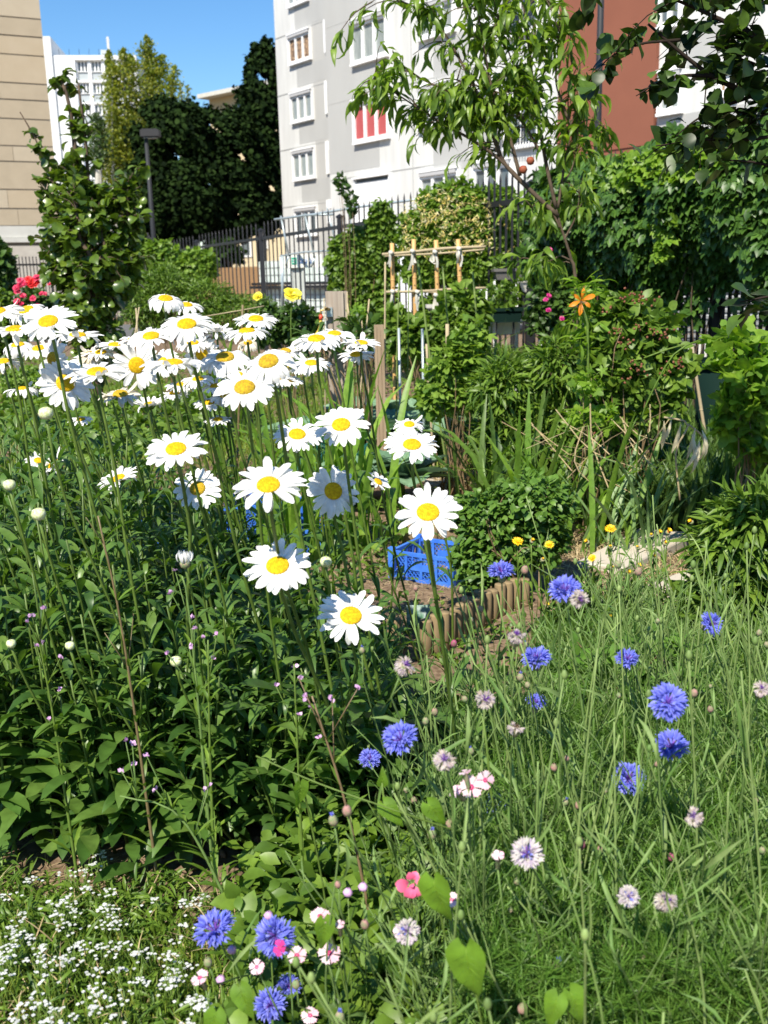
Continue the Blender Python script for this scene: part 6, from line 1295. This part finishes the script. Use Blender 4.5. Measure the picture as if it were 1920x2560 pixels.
# ---------------------------------------------------------------- marigolds
MG = [(577, 268, 48), (640, 262, 26), (713, 282, 42), (877, 267, 28), (978, 214, 48), (900, 340, 40), (1053, 401, 36), (1101, 372, 30), (980, 288, 20), (988, 378, 18), (1155, 237, 18), (1188, 228, 30), (1228, 224, 36), (1326, 180, 28), (1172, 330, 22), (1215, 272, 22), (705, 541, 32), (686, 342, 18), (1096, 290, 18), (1385, 528, 16), (1627, 598, 28), (1367, 612, 24), (1425, 222, 14), (977, 590, 22)]
for k, (x, y, w) in enumerate(MG):
    px, py, w = 960 + .5787 * x, 1200 + .5787 * y, w * .5787 * 1.15; Y = float(np.clip(FPX * .042 / max(w, 18), 2.6, 3.05)); c = P(px, py, Y); r = np.random.default_rng(k); b = np.array([c[0] + r.uniform(-.03, .05), Y + .05, 0.0]); s = w / 2 * Y / FPX
    t = thing('marigold', unique('%s yellow-orange marigold' % ('open' if w > 24 else 'small half-open'), px, py), 'marigold', b, 'yellow marigolds before the slabs'); nrm = unit(np.array([r.normal() * .3, -.6, .9])); u = unit(np.cross(nrm, [.2, 1, .1])); v = np.cross(nrm, u); n = 18
    mb = MB()
    for row in range(2): a = np.arange(n) * 2 * math.pi / n + row * .17; f = unit(np.cos(a)[:, None] * u + np.sin(a)[:, None] * v + nrm * (.35 + .7 * row if w > 24 else 1.6)); place(mb, 'lancen', np.repeat([c], n, 0), f, np.repeat([nrm], n, 0), s * (1.05 - .2 * row), 2.0, r)
    mb.build('petals', M_marigold, t, True); mb = MB(); mb.lathe([(s * .3, 0), (s * .3, s * .15), (.001, s * .2)], c, nrm, 10); mb.build('centre', M_orange, t, True); mb = MB(); mb.lathe([(.002, -.012), (.007, -.006), (.008, 0), (.001, 0)], c, nrm, 8); mb.build('calyx', M_bud, t, True)
    rods('stem', [smooth_line([b, (b + c) / 2 + r.normal(size=3) * .01, c - nrm * .01], 6)], M_stem, t, .0022); mb = MB(); kk = 8; place(mb, 'lance', np.array([b + (c - b) * q for q in np.linspace(.2, .85, kk)]), unit(rdir(kk, r) * .8 + [0, 0, .5]), np.repeat([[0, 0, 1.0]], kk, 0), .06, .9, r); mb.build('leaves', M_mid, t, True)

# ---------------------------------------------------------------- bindweed leaves near the viewer
def bleaf(px, py, Y, L, f, up, label, seed):
    L *= .86; c = P(px, py, Y); b = c * GZ + [.02, .05, 0]; t = thing('bindweed_leaf', label, 'leaf', b); n = 13; s = np.linspace(0, 1, n) ** 1.3; ww = np.interp(s, [0, .04, .1, .2, .5, .85, 1], [.10, .24, .33, .34, .23, .09, .004]); f = unit(np.array(f, float)); side = unit(np.cross(f, np.array(up, float))); nr = np.cross(side, f); V = []
    for i in range(n):
        for cc in (-1, -.5, 0, .5, 1):
            back = .20 * (1 - s[i]) ** 8 * abs(cc); V.append(c + L * (f * (s[i] - back) + side * cc * ww[i] + nr * (abs(cc) * ww[i] * .35 - .35 * s[i] ** 2 + .03 * math.sin(s[i] * 9 + cc * 3))))
    mb = MB(); mb.add(V, [[i * 5 + j, i * 5 + j + 1, i * 5 + j + 6, i * 5 + j + 5] for i in range(n - 1) for j in range(4)]); bl_ = mb.build('blade', M_bind, t, True); vn = MB()
    def bp(sv, cc): w_ = float(np.interp(sv, s, ww)); return c + L * (f * sv + side * cc * w_ + nr * (abs(cc) * w_ * .35 - .35 * sv ** 2 + .03 * math.sin(sv * 9 + cc * 3) + .004))
    vn.tube([bp(x, 0) for x in np.linspace(.02, .97, 9)], np.linspace(.0007, .0002, 9), 4)
    for q in (.08, .2, .34, .5):
        for sg in (-1, 1): vn.tube([bp(q + .16 * z_, sg * .88 * z_) for z_ in np.linspace(0, 1, 5)], np.linspace(.0004, .00015, 5), 4)
    vn.build('veins', M_limeleaf, bl_, True); rods('stalk', [smooth_line([b, (b + c) / 2 + [.02, 0, 0], c - f * .02, c + f * L * .1], 8)], M_stem, t, .0014)
for k, a in enumerate(((1165, 2370, 1.02, .085, (.1, -.2, -1), (-.4, -1, .3), 'large pointed bindweed leaf hanging down at bottom centre'), (1395, 2490, 1.02, .05, (-.4, -.3, -1), (-.4, -1, .5), 'left leaf of the bindweed pair at the bottom'), (1425, 2480, 1.03, .055, (.5, -.3, -1), (.3, -1, .5), 'right leaf of the bindweed pair at the bottom'), (600, 2470, 1.1, .05, (.3, -.4, -.7), (-.2, -1, .8), 'bindweed leaf between the two lowest cornflower pairs'), (540, 2530, 1.08, .05, (-.2, -.4, -1), (.2, -1, .8), 'bindweed leaf at the bottom edge left'), (810, 2300, 1.15, .05, (0, -.3, -1), (.4, -1, .4), 'bindweed leaf below the pale pink flower'), (1085, 2200, 1.1, .075, (.2, -.2, -1), (-.5, -1, .2), 'bindweed leaf right of the hot pink bloom'), (1070, 2010, 1.3, .05, (.6, -.2, -.7), (0, -1, .6), 'shaded bindweed leaf left of the blue cornflower'), (960, 2010, 1.3, .05, (.6, -.3, -.6), (.2, -1, .5), 'ragged bindweed leaf on the dark background'), (955, 1960, 1.32, .03, (.1, -.2, .9), (.2, -1, .5), 'small bright bindweed leaf below the small blue cornflower'), (750, 1960, 1.3, .045, (.0, -.2, -1), (.8, -1, .2), 'narrow bright bindweed leaf in front of the daisy leaves'))): bleaf(*a, k)
tb = thing('bindweed_vine', 'yellow-green bindweed stems running across the dark leaves', 'vine', P(640, 1890, 1.32) * GZ); rods_bind = MB(); rods_bind.tube(smooth_line([P(640, 1890, 1.32), P(800, 1960, 1.3), P(1000, 2030, 1.28), P(1150, 2080, 1.3)], 14), .0012, 6); rods_bind.tube(smooth_line([P(1190, 1700, 1.35) , P(1215, 1850, 1.3), P(1230, 2000, 1.3), P(1260, 2120, 1.3)], 10), .0018, 6)
rods_bind.build('runner', M_stem, tb, True)

M_palestem = leafmat('pale_stem', [(.12, .23, .075), (.17, .28, .11), (.10, .20, .06)], .15, rough=.6)
# ================================================================ GROUND COVER (uncountable)
def scatter_region(name, label, cat, m, kind, N, poly, size, tall=.0, seed=1, up=1.0, fwd='rand', width=1.0, z=(0, .02), clump=None, path=True):
    """poly: picture polygon on the ground; leaves or blades strewn over it"""
    r = np.random.default_rng(seed); g = np.array([gpt(x, y)[:2] for x, y in poly]); lo, hi = g.min(0), g.max(0); out = []
    def inside(p):
        c = np.zeros(len(p), bool); n = len(g)
        for i in range(n):
            a, b = g[i], g[(i + 1) % n]; cond = ((a[1] > p[:, 1]) != (b[1] > p[:, 1])) & (p[:, 0] < (b[0] - a[0]) * (p[:, 1] - a[1]) / (b[1] - a[1] + 1e-12) + a[0]); c ^= cond
        return c
    tot = 0
    while tot < N:
        p = lo + (hi - lo) * r.uniform(size=(N, 2))
        p = p[inside(p)]
        if clump is not None: p = p[(np.sin(p[:, 0] * clump + 1) * np.sin(p[:, 1] * clump * 1.3 + 2) + r.normal(size=len(p)) * .45) > -.25]
        out.append(p); tot += len(p)
        if len(out) > 60: break
    p = np.concatenate(out)[:N]; n = len(p); pos = np.concatenate([p, (ground_h(p[:, 0], p[:, 1]) + r.uniform(z[0], z[1], n))[:, None]], 1)
    if fwd == 'rand': f = unit(rdir(n, r) * [1, 1, .4] + [0, 0, .35])
    elif fwd == 'up': f = unit(np.concatenate([r.normal(size=(n, 2)) * .28, np.ones((n, 1))], 1))
    else: f = unit(np.concatenate([r.normal(size=(n, 2)), r.normal(size=(n, 1)) * .12], 1))
    u = unit(rdir(n, r) * .5 + [0, 0, up]) if fwd != 'up' else rdir(n, r)
    mb = MB(); place(mb, kind, pos, f, u, size * r.uniform(.5, 1.25, n), width, r); o = mb.build(name, m, None, True); return tag(o, label, cat, kind='stuff')
FULL = [(-200, 2700), (2150, 2700), (2150, 800), (-200, 800)]
sr = scatter_region
sr('ground_cover', 'mixed low green weeds and seedlings across the back beds', 'plants', M_mid, 'ovate', 26000, [(-200, 1560), (2150, 1300), (2150, 900), (-200, 900)], .055, seed=201, z=(0, .10), clump=2.2)
sr('grass', 'grass blades over the middle of the garden', 'grass', M_grass, 'blade', 19000, [(1500, 1640), (2150, 1750), (2150, 1000), (1100, 1020), (1080, 1200), (1380, 1340), (1560, 1325), (1720, 1320), (1740, 1500)], .13, seed=202, fwd='up', clump=3.1, width=1.2)
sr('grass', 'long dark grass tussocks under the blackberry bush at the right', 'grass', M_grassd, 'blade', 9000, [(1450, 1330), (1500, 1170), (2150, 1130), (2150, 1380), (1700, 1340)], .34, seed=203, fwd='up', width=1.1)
sr('grass', 'grass and weeds in the back left beds behind the daisies', 'grass', M_grass, 'blade', 12000, [(-200, 1500), (850, 1330), (1000, 1080), (900, 960), (-200, 960)], .14, seed=204, fwd='up', clump=2.5)
sr('straw', 'straw mulch scattered along the path', 'straw', M_dry, 'hair', 7000, [(1080, 1130), (1290, 1190), (1260, 1260), (1100, 1230), (1040, 1170)], .16, seed=205, fwd='flat', z=(0, .03), width=2.0)
sr('dry_grass', 'dry yellowing grass around the stone slabs', 'grass', M_dry, 'blade', 6500, [(1380, 1640), (1380, 1340), (1480, 1290), (1750, 1300), (1790, 1480), (1740, 1620)], .06, seed=206, fwd='rand', z=(0, .01), clump=5)
sr('soil_litter', 'dry stalks and litter on the bare soil', 'litter', M_dry, 'hair', 3500, [(-200, 2250), (300, 2330), (700, 1700), (1350, 1560), (1300, 1320), (850, 1300), (0, 1800)], .06, seed=207, fwd='flat', width=1.1)
sr('weeds', 'small green weeds dotted over the soil near the crates', 'weeds', M_mid, 'ovate', 1500, [(560, 1700), (1000, 1720), (1400, 1720), (1420, 1560), (1180, 1560), (900, 1300), (700, 1300)], .03, seed=208, z=(0, .03), clump=6)
# foreground right: cornflower and feathery foliage
def cf_stems(name, label, N, xr, yr, hr, seed, m):
    """curved, branching thin stems, each with narrow leaves, leaning a little to the left"""
    r = np.random.default_rng(seed); st = MB(); lf = []
    for k in range(N):
        qx, qy = r.uniform(*xr), r.uniform(*yr)
        if qx < 1400 and qy < 1930: qx += 380
        b = gpt(qx, qy); h = r.uniform(*hr); lean = np.array([r.normal() * .09 - .05, r.normal() * .07 - .03, 0]); top = b + lean + [0, 0, h]
        ln = smooth_line([b, b + lean * .25 + [0, 0, h * .5] + r.normal(size=3) * .012, top], 9); st.tube(ln, np.linspace(.0019, .0009, 9), 4); segs = [(ln, 9)]
        for q in range(r.integers(1, 4)):
            i = int(r.integers(3, 7)); d = unit(rdir(1, r)[0] * [1, .8, .2] + [0, 0, 1.1]) * h * r.uniform(.2, .45); b2 = smooth_line([ln[i], ln[i] + d * .5 + [0, 0, -.01], ln[i] + d + [0, 0, .02]], 6); st.tube(b2, np.linspace(.0011, .0007, 6), 4); segs.append((b2, 6))
            if r.uniform() < .12: st.lathe([(.001, -.005), (.003, -.003), (.0036, .001), (.002, .005), (.001, .0055)], b2[-1], (0, 0, 1), 7)
        for s, n in segs:
            for t in r.uniform(.05, .9, r.integers(3, 7)): p = s[int(t * (n - 1))]; lf.append((*p, *unit(rdir(1, r)[0] * [.8, .8, .3] + [0, 0, .75]), r.uniform(.035, .10)))
    L = np.array(lf); place(st, 'lancen', L[:, :3], L[:, 3:6], rdir(len(L), r), L[:, 6], .32, r); tag(st.build(name, m, None, True), label, 'foliage', kind='stuff')
cf_stems('cornflower_foliage', 'thin grey-green cornflower stems and narrow leaves filling the right foreground', 300, (1060, 2150), (1950, 2850), (.22, .46), 209, M_greystem)
r = np.random.default_rng(240); st = MB(); lf = []
for k in range(135):
    qx, qy = r.uniform(1120, 2250), r.uniform(1900, 2700)
    if k >= 95: qx, qy = r.uniform(1150, 2500), r.uniform(2600, 3300)
    if qx < 1400 and qy < 2150: qx += 400
    b = gpt(qx, qy); h = r.uniform(.42, .72) * (1 if k < 95 else .75); lean = np.array([r.uniform(-.20, .08), r.uniform(-.08, .05), 0]); top = b + lean + [0, 0, h]
    ln = smooth_line([b, b + lean * .4 + [0, 0, h * .5] + r.normal(size=3) * .015, top], 12); st.tube(ln, np.linspace(.0027, .0013, 12), 6); n = 7
    if k % 3 == 0: st.lathe([(.001, -.008), (.004, -.005), (.005, 0), (.003, .005), (.001, .007)], top, (0, 0, 1), 9)
    n = 4
    for t in r.uniform(.1, .95, n): p = ln[int(t * 11)]; lf.append((*p, *unit(lean * .5 + rdir(1, r)[0] * [.5, .5, .2] + [0, 0, .8]), r.uniform(.05, .11)))
L = np.array(lf); place(st, 'lancen', L[:, :3], L[:, 3:6], rdir(len(L), r), L[:, 6], .30, r); tag(st.build('cornflower_stems', M_palestem, None, True), 'long pale grey-green cornflower stems leaning left across the right foreground', 'stems', kind='stuff')
cf_stems('cornflower_foliage', 'fine branching grey-green stems at the back of the cornflower patch', 100, (1130, 2100), (1640, 1980), (.2, .42), 230, M_greystem)
sr('cornflower_foliage', 'sparse thin grey-green stems at the back of the cornflower patch', 'foliage', M_grassd, 'blade', 160, [(1200, 1980), (2250, 1900), (2250, 1600), (1350, 1600)], .36, seed=219, fwd='up', width=.28)
sr('cornflower_foliage', 'green narrow leaves between the cornflower stems', 'foliage', M_mid, 'blade', 1800, [(1120, 2900), (2300, 2900), (2250, 1760), (1500, 1760), (1150, 1950), (1020, 2300)], .16, seed=210, fwd='up', width=.9)
sr('low_leaves', 'low mixed leaves under the cornflowers', 'foliage', M_dark, 'ovate', 8000, [(1050, 2900), (2300, 2900), (2250, 1600), (1500, 1640), (1300, 1800), (1020, 2000)], .055, seed=220, z=(0, .08))
def feather(N, seed, poly_px, zr, label, m):
    r = np.random.default_rng(seed); c = []
    for k in range(N):
        x = r.uniform(*poly_px[0]); y = r.uniform(*poly_px[1]); g = gpt(x, y); c.append([g[0], g[1], r.uniform(*zr)])
    c = np.array(c); mb = MB()
    for j in range(20): place(mb, 'hair', c, unit(rdir(N, r) + [0, 0, .7]), rdir(N, r), .048 * r.uniform(.6, 1.3, N), 1.0, r)
    for q in c[::3]: mb.tube([[q[0] + r.normal() * .02, q[1], 0], q], .0012, 4)
    tag(mb.build('feathery_leaves', m, None, True), label, 'foliage', kind='stuff')
feather(5200, 211, ((1150, 2250), (2000, 2900)), (.03, .30), 'feathery bright green foliage at the lower right', M_feather)
feather(1300, 212, ((1330, 2100), (1660, 2050)), (.04, .18), 'feathery green foliage under the middle cornflowers', M_feather)
# lower left: sweet alyssum
sr('alyssum_foliage', 'low green mat under the tiny white flowers at the lower left', 'foliage', M_mid, 'lancen', 13000, [(-200, 2900), (-200, 2190), (300, 2230), (560, 2290), (1000, 2230), (1150, 2450), (1150, 2900)], .038, seed=213, z=(0, .07), clump=9)
sr('dry_bits', 'dead brown stalks mixed into the low mat at the lower left', 'litter', M_dry, 'hair', 900, [(-200, 2900), (-200, 2260), (560, 2290), (1000, 2300), (1150, 2900)], .07, seed=221, fwd='rand', width=1.0, z=(0, .07))
sr('alyssum_foliage', 'fine upright grass blades among the tiny white flowers', 'foliage', M_grass, 'blade', 3600, [(-200, 2900), (-200, 2330), (400, 2380), (1150, 2400), (1150, 2900)], .08, seed=214, fwd='up', width=.8)
r = np.random.default_rng(215); tufts = [(8, 650), (50, 790), (70, 805), (100, 730), (30, 900), (10, 990), (130, 580), (135, 1080), (90, 1180), (80, 1130), (150, 910), (175, 935), (190, 1120), (240, 1150), (215, 680), (235, 740), (265, 690), (290, 655), (250, 920), (290, 920), (320, 880), (345, 860), (350, 545), (365, 620), (280, 545), (405, 450), (410, 515), (440, 470), (470, 625), (445, 740), (430, 870), (410, 1040), (415, 1090), (395, 1140), (505, 975), (500, 770), (530, 860), (590, 1020), (600, 900), (610, 890), (720, 1020), (790, 780), (780, 930), (740, 980), (850, 1095), (820, 1195), (735, 900), (510, 1170), (300, 1180), (200, 1195), (1220, 510), (515, 1075), (195, 870), (30, 870), (20, 930), (130, 830)]
tops = MB(); stm = MB()
for (x, y) in tufts + [(r.uniform(0, 880), r.uniform(650, 1210)) for _ in range(14)]:
    px, py = x * .5787, 1860 + y * .5787; Y = float(np.interp(py, [2100, 2560], [1.76, 1.22])); c = P(px, py, Y); n = r.integers(7, 17); q = c + r.normal(size=(n, 3)) * [.010, .010, 0]; q[:, 2] -= ((q[:, 0] - c[0]) ** 2 + (q[:, 1] - c[1]) ** 2) * 30 + r.uniform(0, .003, n)
    for k in range(4): a = k * math.pi / 2; place(tops, 'flat', q, unit(np.array([[math.cos(a), math.sin(a), .15]] * n)), np.repeat([[0, 0, 1.0]], n, 0), .0034, 2.0, r)
    for k in range(5): stm.tube([c * GZ + [r.normal() * .02, .03, 0], c + r.normal(size=3) * .006], .0006, 3)
o = tag(tops.build('alyssum_flowers', M_whitefl, None, True), 'tiny white alyssum flower heads at the lower left', 'flowers', kind='stuff'); tag(stm.build('alyssum_stems', M_stem, None, True), 'hair-thin stems under the tiny white flower heads', 'stems', kind='stuff')
sr('clover_leaves', 'mixed broad green leaves under the pinks at the bottom centre', 'foliage', M_mid, 'ovate', 2600, [(560, 2900), (620, 2280), (1000, 2150), (1250, 2500), (1250, 2900)], .05, seed=216, z=(0, .16))
sr('dark_leaves', 'dark leaves behind the pinks', 'foliage', M_dark, 'lance', 900, [(850, 2150), (1100, 1850), (1350, 1900), (1250, 2350)], .10, seed=217, z=(0, .2))
# stones on the soil
mb = MB(); r = np.random.default_rng(218)
for k in range(420):
    g = gpt(r.uniform(-50, 1350), r.uniform(1320, 2300)); s = r.uniform(.004, .016); g[2] = s * .2; mb.lathe([(.001, -s * .5), (s * .8, -s * .2), (s, .1 * s), (s * .6, .45 * s), (.001, .5 * s)], g, rdir(1, r, 1)[0], 7, .2)
tag(mb.build('soil_crumbs', M_soil, None, True), 'crumbs and small stones on the bare soil', 'stones', kind='stuff')
